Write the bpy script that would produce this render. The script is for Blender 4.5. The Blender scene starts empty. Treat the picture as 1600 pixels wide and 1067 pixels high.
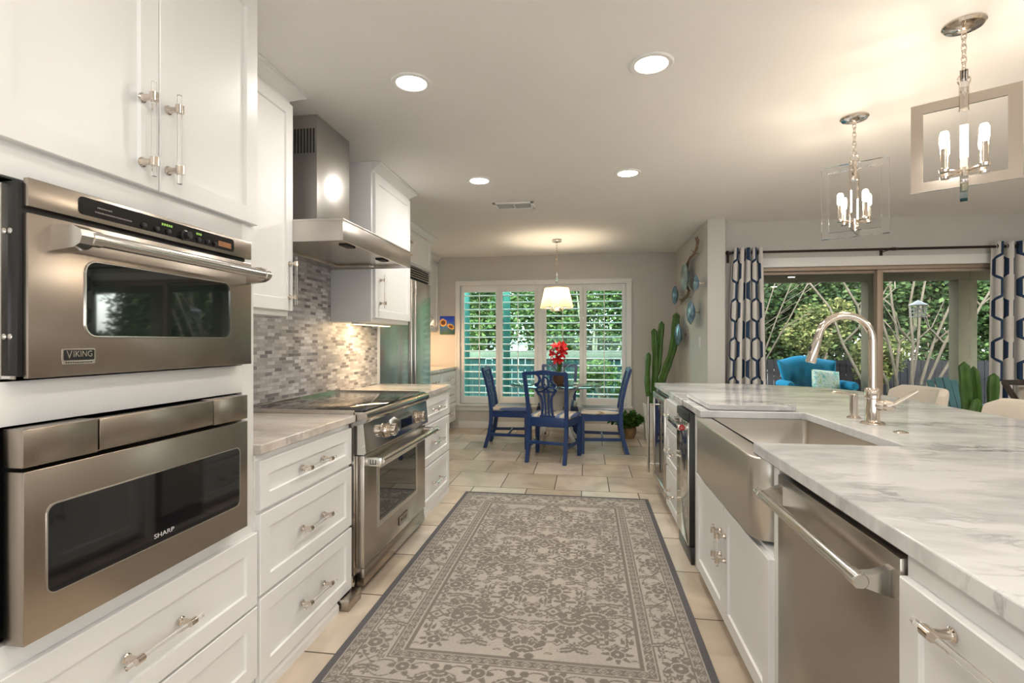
import bpy, bmesh, math, random
import numpy as np
from mathutils import Vector, Matrix, noise

scene = bpy.context.scene
COL = scene.collection
PI = math.pi

# ------------------------------------------------------------------ camera
cam_d = bpy.data.cameras.new('camera')
cam = bpy.data.objects.new('camera', cam_d)
COL.objects.link(cam)
cam_d.sensor_width = 36.0
cam_d.lens = 800.0 / 1600.0 * 36.0
cam_d.clip_start = 0.02
cam_d.clip_end = 400
YAW = math.atan(116.5 / 800.0)
cam.location = (0, 0, 1.28)
cam.rotation_euler = (PI / 2, 0, YAW)
scene.camera = cam

# ------------------------------------------------------------------ world, sun, fill light, exposure
world = bpy.data.worlds.new('world')
scene.world = world
world.use_nodes = True
wn = world.node_tree
for n in list(wn.nodes):
    wn.nodes.remove(n)
w_out = wn.nodes.new('ShaderNodeOutputWorld')
w_bg = wn.nodes.new('ShaderNodeBackground')
w_sky = wn.nodes.new('ShaderNodeTexSky')
w_sky.sky_type = 'NISHITA'
w_sky.sun_disc = False
w_sky.sun_elevation = math.radians(42)
w_sky.sun_rotation = math.radians(200)
w_sky.air_density = 1.0
w_sky.dust_density = 2.0
w_bg.inputs['Strength'].default_value = 2.2
w_hs = wn.nodes.new('ShaderNodeHueSaturation')
w_hs.inputs['Saturation'].default_value = 0.35
wn.links.new(w_sky.outputs[0], w_hs.inputs['Color'])
wn.links.new(w_hs.outputs[0], w_bg.inputs['Color'])
wn.links.new(w_bg.outputs[0], w_out.inputs['Surface'])

sun_d = bpy.data.lights.new('sun', 'SUN')
sun_d.energy = 4.0
sun_d.angle = math.radians(1.0)
sun_d.color = (1.0, 0.95, 0.86)
sun = bpy.data.objects.new('sun', sun_d)
COL.objects.link(sun)
sun.rotation_euler = Vector((0.35, 0.75, -0.85)).to_track_quat('-Z', 'Y').to_euler()


def area(name, loc, direction, sx, sy, watts, color, parent=None, shape='RECTANGLE'):
    d = bpy.data.lights.new(name, 'AREA')
    d.shape = shape
    d.size = sx
    if shape in ('RECTANGLE', 'ELLIPSE'):
        d.size_y = sy
    d.energy = watts
    d.color = color
    o = bpy.data.objects.new(name, d)
    COL.objects.link(o)
    o.location = loc
    o.rotation_euler = Vector(direction).to_track_quat('-Z', 'Y').to_euler()
    if parent is not None:
        o.parent = parent
        o.matrix_parent_inverse = Matrix.Translation(parent.location).inverted()
    return o


# added fill light behind the camera, tilted up at the ceiling; no window there
area('rear_fill', (1.2, -3.42, 1.30), (0, 1, 0.35), 5.6, 2.2, 84, (0.90, 0.955, 1.0))

vs = scene.view_settings
vs.view_transform = 'Standard'
vs.look = 'None'
vs.gamma = 1.0
vs.use_curve_mapping = False
vs.exposure = 0.80
try:
    scene.cycles.use_denoising = True
    scene.cycles.max_bounces = 10
    scene.cycles.diffuse_bounces = 5
    scene.cycles.glossy_bounces = 5
    scene.cycles.transmission_bounces = 8
    scene.cycles.transparent_max_bounces = 16
    scene.cycles.sample_clamp_indirect = 6.0
    scene.cycles.caustics_reflective = False
    scene.cycles.caustics_refractive = False
except Exception:
    pass


# ------------------------------------------------------------------ materials
def new_mat(name):
    m = bpy.data.materials.new(name)
    m.use_nodes = True
    nt = m.node_tree
    b = nt.nodes['Principled BSDF']
    return m, nt, b


def P(name, col, rough=0.5, metal=0.0, spec=0.5, bump=0.0, bscale=200, coat=0.0, vary=0.0, vscale=8.0):
    m, nt, b = new_mat(name)
    b.inputs['Base Color'].default_value = (*col, 1)
    b.inputs['Roughness'].default_value = rough
    b.inputs['Metallic'].default_value = metal
    b.inputs['Specular IOR Level'].default_value = spec
    b.inputs['Coat Weight'].default_value = coat
    tc = nt.nodes.new('ShaderNodeTexCoord')
    if bump > 0:
        n = nt.nodes.new('ShaderNodeTexNoise')
        n.inputs['Scale'].default_value = bscale
        n.inputs['Detail'].default_value = 3
        nt.links.new(tc.outputs['Object'], n.inputs['Vector'])
        bp = nt.nodes.new('ShaderNodeBump')
        bp.inputs['Strength'].default_value = bump
        bp.inputs['Distance'].default_value = 0.002
        nt.links.new(n.outputs['Fac'], bp.inputs['Height'])
        nt.links.new(bp.outputs[0], b.inputs['Normal'])
    if vary > 0:
        n = nt.nodes.new('ShaderNodeTexNoise')
        n.inputs['Scale'].default_value = vscale
        n.inputs['Detail'].default_value = 4
        nt.links.new(tc.outputs['Object'], n.inputs['Vector'])
        r = nt.nodes.new('ShaderNodeValToRGB')
        r.color_ramp.elements[0].position = 0.3
        r.color_ramp.elements[1].position = 0.7
        r.color_ramp.elements[0].color = (*[c * (1 - vary) for c in col], 1)
        r.color_ramp.elements[1].color = (*[min(1, c * (1 + vary)) for c in col], 1)
        nt.links.new(n.outputs['Fac'], r.inputs['Fac'])
        nt.links.new(r.outputs['Color'], b.inputs['Base Color'])
    return m


def steel(name, col=(0.52, 0.47, 0.415), rough=0.27, stretch=(5, 5, 900), amt=0.006):
    """brushed steel: noise stretched along the brushing direction drives roughness"""
    m, nt, b = new_mat(name)
    b.inputs['Base Color'].default_value = (*col, 1)
    b.inputs['Metallic'].default_value = 1.0
    tc = nt.nodes.new('ShaderNodeTexCoord')
    mp = nt.nodes.new('ShaderNodeMapping')
    mp.inputs['Scale'].default_value = stretch
    n = nt.nodes.new('ShaderNodeTexNoise')
    n.inputs['Scale'].default_value = 3.0
    n.inputs['Detail'].default_value = 3.0
    nt.links.new(tc.outputs['Object'], mp.inputs['Vector'])
    nt.links.new(mp.outputs[0], n.inputs['Vector'])
    mr = nt.nodes.new('ShaderNodeMapRange')
    mr.inputs['To Min'].default_value = rough - amt * 0.6
    mr.inputs['To Max'].default_value = rough + amt
    nt.links.new(n.outputs['Fac'], mr.inputs['Value'])
    nt.links.new(mr.outputs[0], b.inputs['Roughness'])
    return m


def emit(name, col, strength):
    m, nt, b = new_mat(name)
    nt.nodes.remove(b)
    e = nt.nodes.new('ShaderNodeEmission')
    e.inputs['Color'].default_value = (*col, 1)
    e.inputs['Strength'].default_value = strength
    nt.links.new(e.outputs[0], nt.nodes['Material Output'].inputs['Surface'])
    return m


def pane(name, tint=(1, 1, 1), ior=1.5, gloss=(1, 1, 1)):
    """thin clear sheet: transparent with a Fresnel reflection"""
    m, nt, b = new_mat(name)
    nt.nodes.remove(b)
    t = nt.nodes.new('ShaderNodeBsdfTransparent')
    t.inputs['Color'].default_value = (*tint, 1)
    g = nt.nodes.new('ShaderNodeBsdfGlossy')
    g.inputs['Roughness'].default_value = 0.01
    g.inputs['Color'].default_value = (*gloss, 1)
    fr = nt.nodes.new('ShaderNodeFresnel')
    fr.inputs['IOR'].default_value = ior
    mx = nt.nodes.new('ShaderNodeMixShader')
    nt.links.new(fr.outputs[0], mx.inputs[0])
    nt.links.new(t.outputs[0], mx.inputs[1])
    nt.links.new(g.outputs[0], mx.inputs[2])
    nt.links.new(mx.outputs[0], nt.nodes['Material Output'].inputs['Surface'])
    return m


def glass(name, col=(1, 1, 1), ior=1.49, rough=0.0):
    m, nt, b = new_mat(name)
    b.inputs['Base Color'].default_value = (*col, 1)
    b.inputs['Roughness'].default_value = rough
    b.inputs['IOR'].default_value = ior
    b.inputs['Transmission Weight'].default_value = 1.0
    return m


def marble(name, base=(0.80, 0.79, 0.77), vein=(0.36, 0.36, 0.37), warm=(0.68, 0.66, 0.63), rot=0.6, scale=1.0, vein_pos=0.03):
    m, nt, b = new_mat(name)
    L = nt.links.new
    tc = nt.nodes.new('ShaderNodeTexCoord')
    mp = nt.nodes.new('ShaderNodeMapping')
    mp.inputs['Rotation'].default_value = (0, 0, rot)
    mp.inputs['Scale'].default_value = (1.0 * scale, 2.6 * scale, 1.6 * scale)
    L(tc.outputs['Object'], mp.inputs['Vector'])
    warp = nt.nodes.new('ShaderNodeTexNoise')
    warp.inputs['Scale'].default_value = 2.2
    warp.inputs['Detail'].default_value = 5
    L(mp.outputs[0], warp.inputs['Vector'])
    mixv = nt.nodes.new('ShaderNodeMix')
    mixv.data_type = 'VECTOR'
    mixv.inputs[0].default_value = 0.38
    L(mp.outputs[0], mixv.inputs[4])
    L(warp.outputs['Color'], mixv.inputs[5])
    n1 = nt.nodes.new('ShaderNodeTexNoise')
    n1.inputs['Scale'].default_value = 2.4
    n1.inputs['Detail'].default_value = 8
    n1.inputs['Roughness'].default_value = 0.62
    L(mixv.outputs[1], n1.inputs['Vector'])
    # thin veins where the noise crosses 0.5
    sb = nt.nodes.new('ShaderNodeMath'); sb.operation = 'SUBTRACT'; sb.inputs[1].default_value = 0.5
    ab = nt.nodes.new('ShaderNodeMath'); ab.operation = 'ABSOLUTE'
    L(n1.outputs['Fac'], sb.inputs[0]); L(sb.outputs[0], ab.inputs[0])
    r1 = nt.nodes.new('ShaderNodeValToRGB')
    r1.color_ramp.elements[0].position = 0.0
    r1.color_ramp.elements[0].color = (1, 1, 1, 1)
    r1.color_ramp.elements[1].position = vein_pos
    r1.color_ramp.elements[1].color = (0, 0, 0, 1)
    L(ab.outputs[0], r1.inputs['Fac'])
    nm = nt.nodes.new('ShaderNodeTexNoise')
    nm.inputs['Scale'].default_value = 2.2
    nm.inputs['Detail'].default_value = 3
    L(tc.outputs['Object'], nm.inputs['Vector'])
    rm = nt.nodes.new('ShaderNodeValToRGB')
    rm.color_ramp.elements[0].position = 0.44
    rm.color_ramp.elements[1].position = 0.68
    L(nm.outputs['Fac'], rm.inputs['Fac'])
    mu = nt.nodes.new('ShaderNodeMath'); mu.operation = 'MULTIPLY'
    L(r1.outputs['Color'], mu.inputs[0]); L(rm.outputs['Color'], mu.inputs[1])
    # broad cloudy tone
    n2 = nt.nodes.new('ShaderNodeTexNoise')
    n2.inputs['Scale'].default_value = 3.0
    n2.inputs['Detail'].default_value = 7
    n2.inputs['Roughness'].default_value = 0.6
    L(mixv.outputs[1], n2.inputs['Vector'])
    r2 = nt.nodes.new('ShaderNodeValToRGB')
    r2.color_ramp.elements[0].position = 0.37
    r2.color_ramp.elements[0].color = (*warm, 1)
    r2.color_ramp.elements[1].position = 0.58
    r2.color_ramp.elements[1].color = (*base, 1)
    L(n2.outputs['Fac'], r2.inputs['Fac'])
    mc = nt.nodes.new('ShaderNodeMix'); mc.data_type = 'RGBA'
    L(mu.outputs[0], mc.inputs[0]); L(r2.outputs['Color'], mc.inputs[6])
    mc.inputs[7].default_value = (*vein, 1)
    L(mc.outputs[2], b.inputs['Base Color'])
    b.inputs['Roughness'].default_value = 0.12
    b.inputs['Specular IOR Level'].default_value = 0.5
    return m


def brick_mat(name, bw, rh, mortar, cols, mortar_col, offset=0.5, rot=None, loc=(0, 0, 0), rough=0.3, noise_amt=0.0, nscale=3.0, bump=0.3):
    """tiles: random tone per tile from the ramp cols, grout between"""
    m, nt, b = new_mat(name)
    L = nt.links.new
    tc = nt.nodes.new('ShaderNodeTexCoord')
    mp = nt.nodes.new('ShaderNodeMapping')
    mp.inputs['Location'].default_value = loc
    if rot == 'yz':
        sx = nt.nodes.new('ShaderNodeSeparateXYZ'); cx = nt.nodes.new('ShaderNodeCombineXYZ')
        L(tc.outputs['Object'], sx.inputs[0]); L(sx.outputs['Y'], cx.inputs['X']); L(sx.outputs['Z'], cx.inputs['Y'])
        L(cx.outputs[0], mp.inputs['Vector'])
    else:
        L(tc.outputs['Object'], mp.inputs['Vector'])
    bt = nt.nodes.new('ShaderNodeTexBrick')
    bt.offset = offset
    bt.inputs['Scale'].default_value = 1.0
    bt.inputs['Brick Width'].default_value = bw
    bt.inputs['Row Height'].default_value = rh
    bt.inputs['Mortar Size'].default_value = mortar
    bt.inputs['Mortar Smooth'].default_value = 0.1
    bt.inputs['Bias'].default_value = 0.0
    bt.inputs['Color1'].default_value = (0, 0, 0, 1)
    bt.inputs['Color2'].default_value = (1, 1, 1, 1)
    bt.inputs['Mortar'].default_value = (0, 0, 0, 1)
    L(mp.outputs[0], bt.inputs['Vector'])
    rp = nt.nodes.new('ShaderNodeValToRGB')
    cr = rp.color_ramp
    while len(cr.elements) < len(cols):
        cr.elements.new(0.5)
    for i, (p, c) in enumerate(cols):
        cr.elements[i].position = p
        cr.elements[i].color = (*c, 1)
    L(bt.outputs['Color'], rp.inputs['Fac'])
    src = rp.outputs['Color']
    if noise_amt > 0:
        n = nt.nodes.new('ShaderNodeTexNoise')
        n.inputs['Scale'].default_value = nscale
        n.inputs['Detail'].default_value = 6
        n.inputs['Distortion'].default_value = 0.8
        L(tc.outputs['Object'], n.inputs['Vector'])
        mr = nt.nodes.new('ShaderNodeMapRange')
        mr.inputs['From Min'].default_value = 0.3
        mr.inputs['From Max'].default_value = 0.7
        mr.inputs['To Min'].default_value = 1 - noise_amt
        mr.inputs['To Max'].default_value = 1 + noise_amt * 0.6
        L(n.outputs['Fac'], mr.inputs['Value'])
        mm = nt.nodes.new('ShaderNodeVectorMath'); mm.operation = 'SCALE'
        L(src, mm.inputs[0]); L(mr.outputs[0], mm.inputs['Scale'])
        src = mm.outputs[0]
    mx = nt.nodes.new('ShaderNodeMix'); mx.data_type = 'RGBA'
    L(bt.outputs['Fac'], mx.inputs[0]); L(src, mx.inputs[6])
    mx.inputs[7].default_value = (*mortar_col, 1)
    L(mx.outputs[2], b.inputs['Base Color'])
    b.inputs['Roughness'].default_value = rough
    bp = nt.nodes.new('ShaderNodeBump')
    bp.inputs['Strength'].default_value = bump
    bp.inputs['Distance'].default_value = 0.002
    bp.invert = True
    L(bt.outputs['Fac'], bp.inputs['Height'])
    L(bp.outputs[0], b.inputs['Normal'])
    return m


def leaf_mat(name, cols, trans=0.35):
    m, nt, b = new_mat(name)
    L = nt.links.new
    g = nt.nodes.new('ShaderNodeNewGeometry')
    rp = nt.nodes.new('ShaderNodeValToRGB')
    cr = rp.color_ramp
    while len(cr.elements) < len(cols):
        cr.elements.new(0.5)
    for i, c in enumerate(cols):
        cr.elements[i].position = i / (len(cols) - 1)
        cr.elements[i].color = (*c, 1)
    L(g.outputs['Random Per Island'], rp.inputs['Fac'])
    L(rp.outputs['Color'], b.inputs['Base Color'])
    b.inputs['Roughness'].default_value = 0.6
    b.inputs['Specular IOR Level'].default_value = 0.12
    t = nt.nodes.new('ShaderNodeBsdfTranslucent')
    L(rp.outputs['Color'], t.inputs['Color'])
    mx = nt.nodes.new('ShaderNodeMixShader')
    mx.inputs[0].default_value = trans
    L(b.outputs[0], mx.inputs[1]); L(t.outputs[0], mx.inputs[2])
    L(mx.outputs[0], nt.nodes['Material Output'].inputs['Surface'])
    return m


M = {}
M['cab'] = P('white_cabinet_paint', (0.80, 0.80, 0.79), 0.32, vary=0.012, vscale=3)
M['trim'] = P('white_trim_paint', (0.81, 0.81, 0.80), 0.35, vary=0.012, vscale=4)
M['wall'] = P('greige_wall_paint', (0.555, 0.545, 0.52), 0.75, bump=0.25, bscale=260, vary=0.02, vscale=3)
M['ceil'] = P('ceiling_paint', (0.84, 0.825, 0.80), 0.85, bump=0.35, bscale=160, vary=0.015, vscale=2)
M['steel'] = steel('brushed_steel_horizontal', (0.41, 0.36, 0.31))
M['steel_h'] = steel('hood_steel', (0.53, 0.50, 0.465), 0.30)
M['steel_v'] = steel('brushed_steel_vertical', stretch=(900, 900, 5), amt=0.005)
M['steel_b'] = steel('bright_steel', (0.66, 0.64, 0.60), 0.16, amt=0.05)
M['steel_m'] = steel('mirror_steel', (0.62, 0.61, 0.58), 0.10, stretch=(4, 4, 160), amt=0.05)
M['steel_c'] = steel('chimney_steel', (0.56, 0.545, 0.52), 0.30, stretch=(700, 700, 5), amt=0.03)
M['acrylic_frame'] = glass('thick_acrylic', (1, 1, 1), 1.49)
M['steel_f'] = steel('refrigerator_steel', (0.66, 0.65, 0.63), 0.22, stretch=(500, 500, 4), amt=0.04)
M['steel_sink'] = steel('satin_sink_steel', (0.62, 0.585, 0.53), 0.34, amt=0.08)
M['nickel'] = P('polished_nickel', (0.68, 0.605, 0.53), 0.10, 1.0, vary=0.02)
M['nickel_s'] = P('satin_nickel', (0.60, 0.545, 0.48), 0.25, 1.0, vary=0.03)
M['black'] = P('black_plastic', (0.012, 0.012, 0.013), 0.35, vary=0.1)
M['dark'] = P('dark_recess', (0.02, 0.019, 0.018), 0.7, vary=0.1)
M['blackglass'] = P('black_glass', (0.010, 0.010, 0.011), 0.04, 0.0, 0.6, vary=0.05)
M['ovenglass'] = P('oven_window_glass', (0.012, 0.016, 0.015), 0.03, 0.0, 0.9, vary=0.05)
M['marble'] = marble('island_marble', (0.80, 0.80, 0.80), (0.20, 0.20, 0.22), (0.56, 0.56, 0.565), rot=-0.5, vein_pos=0.032)
M['marble_l'] = marble('left_counter_marble', (0.66, 0.61, 0.55), (0.36, 0.34, 0.33), (0.50, 0.44, 0.38), rot=0.2, scale=1.4, vein_pos=0.05)  # island marble browned: warm reflected light put into the colour
M['acrylic'] = glass('clear_acrylic', (1, 1, 1), 1.40)
M['bronze'] = P('dark_bronze_rod', (0.035, 0.026, 0.02), 0.4, 0.7, vary=0.1)
M['doorframe'] = P('tan_aluminium_frame', (0.42, 0.33, 0.255), 0.45, 0.2, vary=0.04)
M['blue'] = P('cobalt_chair_paint', (0.010, 0.036, 0.135), 0.35, vary=0.10, vscale=14)
M['glow'] = emit('lamp_glow', (1.0, 0.86, 0.66), 14.0)
M['bulb'] = emit('bulb_glow', (1.0, 0.82, 0.58), 40.0)
M['pane_door'] = pane('door_glass', (0.95, 0.97, 0.95), 1.30)
M['pane_win'] = pane('tinted_window_glass', (0.70, 0.93, 0.86), 1.25)
M['floor'] = brick_mat('travertine_floor_tile', 0.47, 0.492, 0.0045,
                       [(0.0, (0.54, 0.44, 0.335)), (0.5, (0.64, 0.545, 0.435)), (1.0, (0.72, 0.63, 0.52))],
                       (0.16, 0.125, 0.09), loc=(0.277 + 0.235, -4.43 + 0.492 * 12, 0), rough=0.20, noise_amt=0.26, nscale=2.6, bump=0.4)
M['mosaic'] = brick_mat('grey_mosaic_tile', 0.068, 0.0205, 0.0012,
                        [(0.0, (0.16, 0.15, 0.16)), (0.14, (0.24, 0.23, 0.24)), (0.28, (0.37, 0.355, 0.36)), (0.5, (0.46, 0.445, 0.445)),
                         (0.72, (0.56, 0.545, 0.54)), (1.0, (0.72, 0.71, 0.70))],
                        (0.46, 0.44, 0.42), offset=0.37, rot='yz', rough=0.42, noise_amt=0.12, nscale=40, bump=0.25)


# ------------------------------------------------------------------ mesh builder
class MB:
    def __init__(s):
        s.V = []; s.F = []; s.I = []; s.mi = 0; s.T = None

    def add(s, vs, fs):
        k = len(s.V)
        if s.T is not None:
            vs = [tuple(s.T @ Vector(v)) for v in vs]
        s.V.extend(tuple(v) for v in vs)
        s.F.extend([tuple(i + k for i in f) for f in fs])
        s.I.extend([s.mi] * len(fs))
        return s

    def box(s, x0, x1, y0, y1, z0, z1, b=0.0, seg=2):
        if x0 > x1: x0, x1 = x1, x0
        if y0 > y1: y0, y1 = y1, y0
        if z0 > z1: z0, z1 = z1, z0
        if b <= 0:
            vs = [(x, y, z) for z in (z0, z1) for y in (y0, y1) for x in (x0, x1)]
            return s.add(vs, [(0, 2, 3, 1), (4, 5, 7, 6), (0, 1, 5, 4), (2, 6, 7, 3), (0, 4, 6, 2), (1, 3, 7, 5)])
        bm = bmesh.new()
        r = bmesh.ops.create_cube(bm, size=1.0)
        for v in r['verts']:
            v.co = Vector(((v.co.x + .5) * (x1 - x0) + x0, (v.co.y + .5) * (y1 - y0) + y0, (v.co.z + .5) * (z1 - z0) + z0))
        b = min(b, 0.49 * min(x1 - x0, y1 - y0, z1 - z0))
        bmesh.ops.bevel(bm, geom=list(bm.edges), offset=b, segments=seg, affect='EDGES', profile=0.5)
        bm.verts.index_update()
        s.add([v.co.copy() for v in bm.verts], [[v.index for v in f.verts] for f in bm.faces])
        bm.free()
        return s

    def loft(s, rings, closed=True, cap=True, loop=False):
        n = len(rings[0]); vs = [p for r in rings for p in r]; fs = []
        R = len(rings)
        for i in range(R if loop else R - 1):
            a = i * n; c = ((i + 1) % R) * n
            for j in range(n if closed else n - 1):
                k = (j + 1) % n
                fs.append((a + j, a + k, c + k, c + j))
        if cap and not loop and closed:
            fs.append(tuple(range(n - 1, -1, -1)))
            fs.append(tuple((R - 1) * n + j for j in range(n)))
        return s.add(vs, fs)

    def tube(s, pts, r, n=12, loop=False, cap=True, flat=1.0, up=None):
        pts = [Vector(p) for p in pts]
        R = len(pts)
        rr = r if isinstance(r, (list, tuple)) else [r] * R
        rings = []; nrm = None
        for i, p in enumerate(pts):
            if loop:
                t = pts[(i + 1) % R] - pts[i - 1]
            else:
                t = pts[min(i + 1, R - 1)] - pts[max(i - 1, 0)]
            if t.length < 1e-9: t = Vector((0, 0, 1))
            t.normalize()
            if nrm is None:
                a = Vector(up) if up is not None else (Vector((0, 0, 1)) if abs(t.z) < 0.9 else Vector((1, 0, 0)))
                nrm = (a - t * a.dot(t)).normalized()
            else:
                nrm = nrm - t * nrm.dot(t)
                nrm = nrm.normalized() if nrm.length > 1e-6 else t.orthogonal().normalized()
            bn = t.cross(nrm)
            rings.append([p + (nrm * math.cos(2 * PI * k / n) * flat + bn * math.sin(2 * PI * k / n)) * rr[i] for k in range(n)])
        return s.loft(rings, True, cap, loop)

    def cyl(s, p0, p1, r, n=20, r2=None):
        return s.tube([p0, p1], [r, r if r2 is None else r2], n)

    def lathe(s, prof, c=(0, 0, 0), axis=(0, 0, 1), n=28, cap=True):
        ax = Vector(axis).normalized()
        a = ax.orthogonal().normalized(); b = ax.cross(a); c = Vector(c)
        rings = [[c + ax * z + (a * math.cos(2 * PI * k / n) + b * math.sin(2 * PI * k / n)) * max(r, 1e-5) for k in range(n)] for r, z in prof]
        return s.loft(rings, True, cap)

    def ell(s, c, rx, ry, rz, n=16, m=10):
        c = Vector(c)
        rings = []
        for i in range(m + 1):
            t = PI * i / m; q = max(math.sin(t), 1e-3)
            rings.append([c + Vector((rx * q * math.cos(2 * PI * k / n), ry * q * math.sin(2 * PI * k / n), -rz * math.cos(t))) for k in range(n)])
        return s.loft(rings)

    def prism(s, poly, axis, a, b):
        """poly of (u,v); axis 'x': (u,v)->(y,z); 'y': (x,z); 'z': (x,y)"""
        def q(u, v, w):
            return {'x': (w, u, v), 'y': (u, w, v), 'z': (u, v, w)}[axis]
        n = len(poly)
        vs = [q(u, v, a) for u, v in poly] + [q(u, v, b) for u, v in poly]
        fs = [tuple(range(n - 1, -1, -1)), tuple(range(n, 2 * n))]
        fs += [(i, (i + 1) % n, n + (i + 1) % n, n + i) for i in range(n)]
        return s.add(vs, fs)

    def ribbon(s, pts, w, th, closed=False):
        """flat strip following 2-D pts (x,z), width w in the plane, thickness th along y"""
        R = len(pts)
        ww = w if isinstance(w, (list, tuple)) else [w] * R
        rings = []
        for i in range(R):
            if closed:
                a = pts[i - 1]; b = pts[(i + 1) % R]
            else:
                a = pts[max(i - 1, 0)]; b = pts[min(i + 1, R - 1)]
            tx, tz = b[0] - a[0], b[1] - a[1]
            l = math.hypot(tx, tz) or 1
            nx, nz = -tz / l, tx / l
            x, z = pts[i]; h = ww[i] / 2
            rings.append([(x + nx * h, -th / 2, z + nz * h), (x + nx * h, th / 2, z + nz * h), (x - nx * h, th / 2, z - nz * h), (x - nx * h, -th / 2, z - nz * h)])
        return s.loft(rings, True, not closed, closed)

    def grid(s, fn, nu, nv):
        vs = [fn(i / nu, j / nv) for j in range(nv + 1) for i in range(nu + 1)]
        fs = [(j * (nu + 1) + i, j * (nu + 1) + i + 1, (j + 1) * (nu + 1) + i + 1, (j + 1) * (nu + 1) + i) for j in range(nv) for i in range(nu)]
        return s.add(vs, fs)

    def text(s, body, size, mat4, extrude=0.001, squash=1.0):
        cu = bpy.data.curves.new('lettering', 'FONT')
        cu.body = body; cu.size = size; cu.extrude = extrude
        cu.align_x = 'CENTER'; cu.align_y = 'CENTER'
        o = bpy.data.objects.new('lettering', cu)
        COL.objects.link(o)
        dg = bpy.context.evaluated_depsgraph_get()
        me = bpy.data.meshes.new_from_object(o.evaluated_get(dg))
        s.add([mat4 @ Vector((v.co.x * squash, v.co.y, v.co.z)) for v in me.vertices], [list(p.vertices) for p in me.polygons])
        bpy.data.objects.remove(o); bpy.data.curves.remove(cu); bpy.data.meshes.remove(me)
        return s

    def make(s, name, mats, parent=None, loc=None, smooth=True, ang=35, bevel=0.0):
        root = parent
        while root is not None and root.parent is not None:
            root = root.parent
        org = Vector(loc) if loc is not None else (root.location.copy() if root is not None else Vector((0, 0, 0)))
        me = bpy.data.meshes.new(name)
        me.from_pydata([tuple(Vector(v) - org) for v in s.V], [], s.F)
        if len(s.F) < 6000:
            bm = bmesh.new(); bm.from_mesh(me)
            bmesh.ops.recalc_face_normals(bm, faces=list(bm.faces))
            bm.to_mesh(me); bm.free()
        for m in (mats if isinstance(mats, (list, tuple)) else [mats]):
            me.materials.append(m)
        me.polygons.foreach_set('material_index', s.I)
        me.polygons.foreach_set('use_smooth', [smooth] * len(s.F))
        me.update()
        if smooth:
            me.set_sharp_from_angle(angle=math.radians(ang))
        o = bpy.data.objects.new(name, me)
        COL.objects.link(o)
        if parent is not None:
            o.parent = parent
        else:
            o.location = org
        if bevel > 0:
            md = o.modifiers.new('bevel', 'BEVEL')
            md.width = bevel; md.segments = 2; md.limit_method = 'ANGLE'; md.angle_limit = math.radians(40)
        return o


def thing(name, label, cat, loc, group=None):
    o = bpy.data.objects.new(name, None)
    COL.objects.link(o)
    o.location = loc
    o.empty_display_size = 0.1
    o['label'] = label; o['category'] = cat
    if group: o['group'] = group
    return o


def single(name, mb, mats, label, cat, loc, group=None, **k):
    o = mb.make(name, mats, None, loc, **k)
    o['label'] = label; o['category'] = cat
    if group: o['group'] = group
    return o


def struct(name, mb, mats, parent=None, **k):
    o = mb.make(name, mats, parent, **k)
    if parent is None:
        o['kind'] = 'structure'
    return o


def frame(o, u, v):
    u = Vector(u); v = Vector(v); w = u.cross(v)
    m = Matrix(((u.x, v.x, w.x, o[0]), (u.y, v.y, w.y, o[1]), (u.z, v.z, w.z, o[2]), (0, 0, 0, 1)))
    return m


def FL(x, y, z):  # faces +X, u runs along +Y
    return frame((x, y, z), (0, 1, 0), (0, 0, 1))


def FR(x, y, z):  # faces -X, u runs along -Y
    return frame((x, y, z), (0, -1, 0), (0, 0, 1))


def shaker(T, w, h, th=0.02, fr=0.058, rec=0.009):
    """shaker front in frame T: u 0..w, v 0..h, face at depth th"""
    mb = MB(); mb.T = T
    e = 0.0025
    def ring(i, d):
        return [(i, i, d), (w - i, i, d), (w - i, h - i, d), (i, h - i, d)]
    f2 = min(fr, w * 0.3, h * 0.3)
    rings = [ring(0, 0), ring(0, th - e), ring(e, th), ring(f2, th), ring(f2 + 0.003, th - rec), ring(f2 + 0.006, th - rec)]
    mb.loft(rings, True, True)
    return mb


def pull(T, cu, cv, sp=0.17, vertical=False, th=0.02, bar=0.25):
    """acrylic bar pull with two nickel posts, centred at (cu,cv) of frame T"""
    mb = MB(); mb.T = T
    d = (0, 1) if vertical else (1, 0)
    so = th + 0.036
    for s in (-1, 1):
        u, v = cu + d[0] * s * sp / 2, cv + d[1] * s * sp / 2
        mb.lathe([(0.0125, 0), (0.0125, 0.003), (0.0095, 0.005), (0.0085, 0.008), (0.0075, 0.02), (0.0085, so - th)], (u, v, th), (0, 0, 1), 16)
        a = (u - d[0] * 0.011, v - d[1] * 0.011, so); b = (u + d[0] * 0.011, v + d[1] * 0.011, so)
        mb.cyl(a, b, 0.0105, 16)
    mb.mi = 1
    mb.cyl((cu - d[0] * bar / 2, cv - d[1] * bar / 2, so), (cu + d[0] * bar / 2, cv + d[1] * bar / 2, so), 0.0062, 14)
    return mb


PULL = None


def drawer(root, T, w, h, name='drawer', sp=0.17, handle=True, bar=0.25):
    d = shaker(T, w, h).make(name, M['cab'], root, ang=20)
    if handle:
        pull(T, w / 2, h / 2, sp, bar=bar).make('handle', [M['nickel'], M['acrylic']], d)
    return d


def door(root, T, w, h, hu=None, hv=None, sp=0.17, bar=0.25):
    d = shaker(T, w, h).make('door', M['cab'], root, ang=20)
    if hu is not None:
        pull(T, hu, hv, sp, True, bar=bar).make('handle', [M['nickel'], M['acrylic']], d)
    return d


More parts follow.
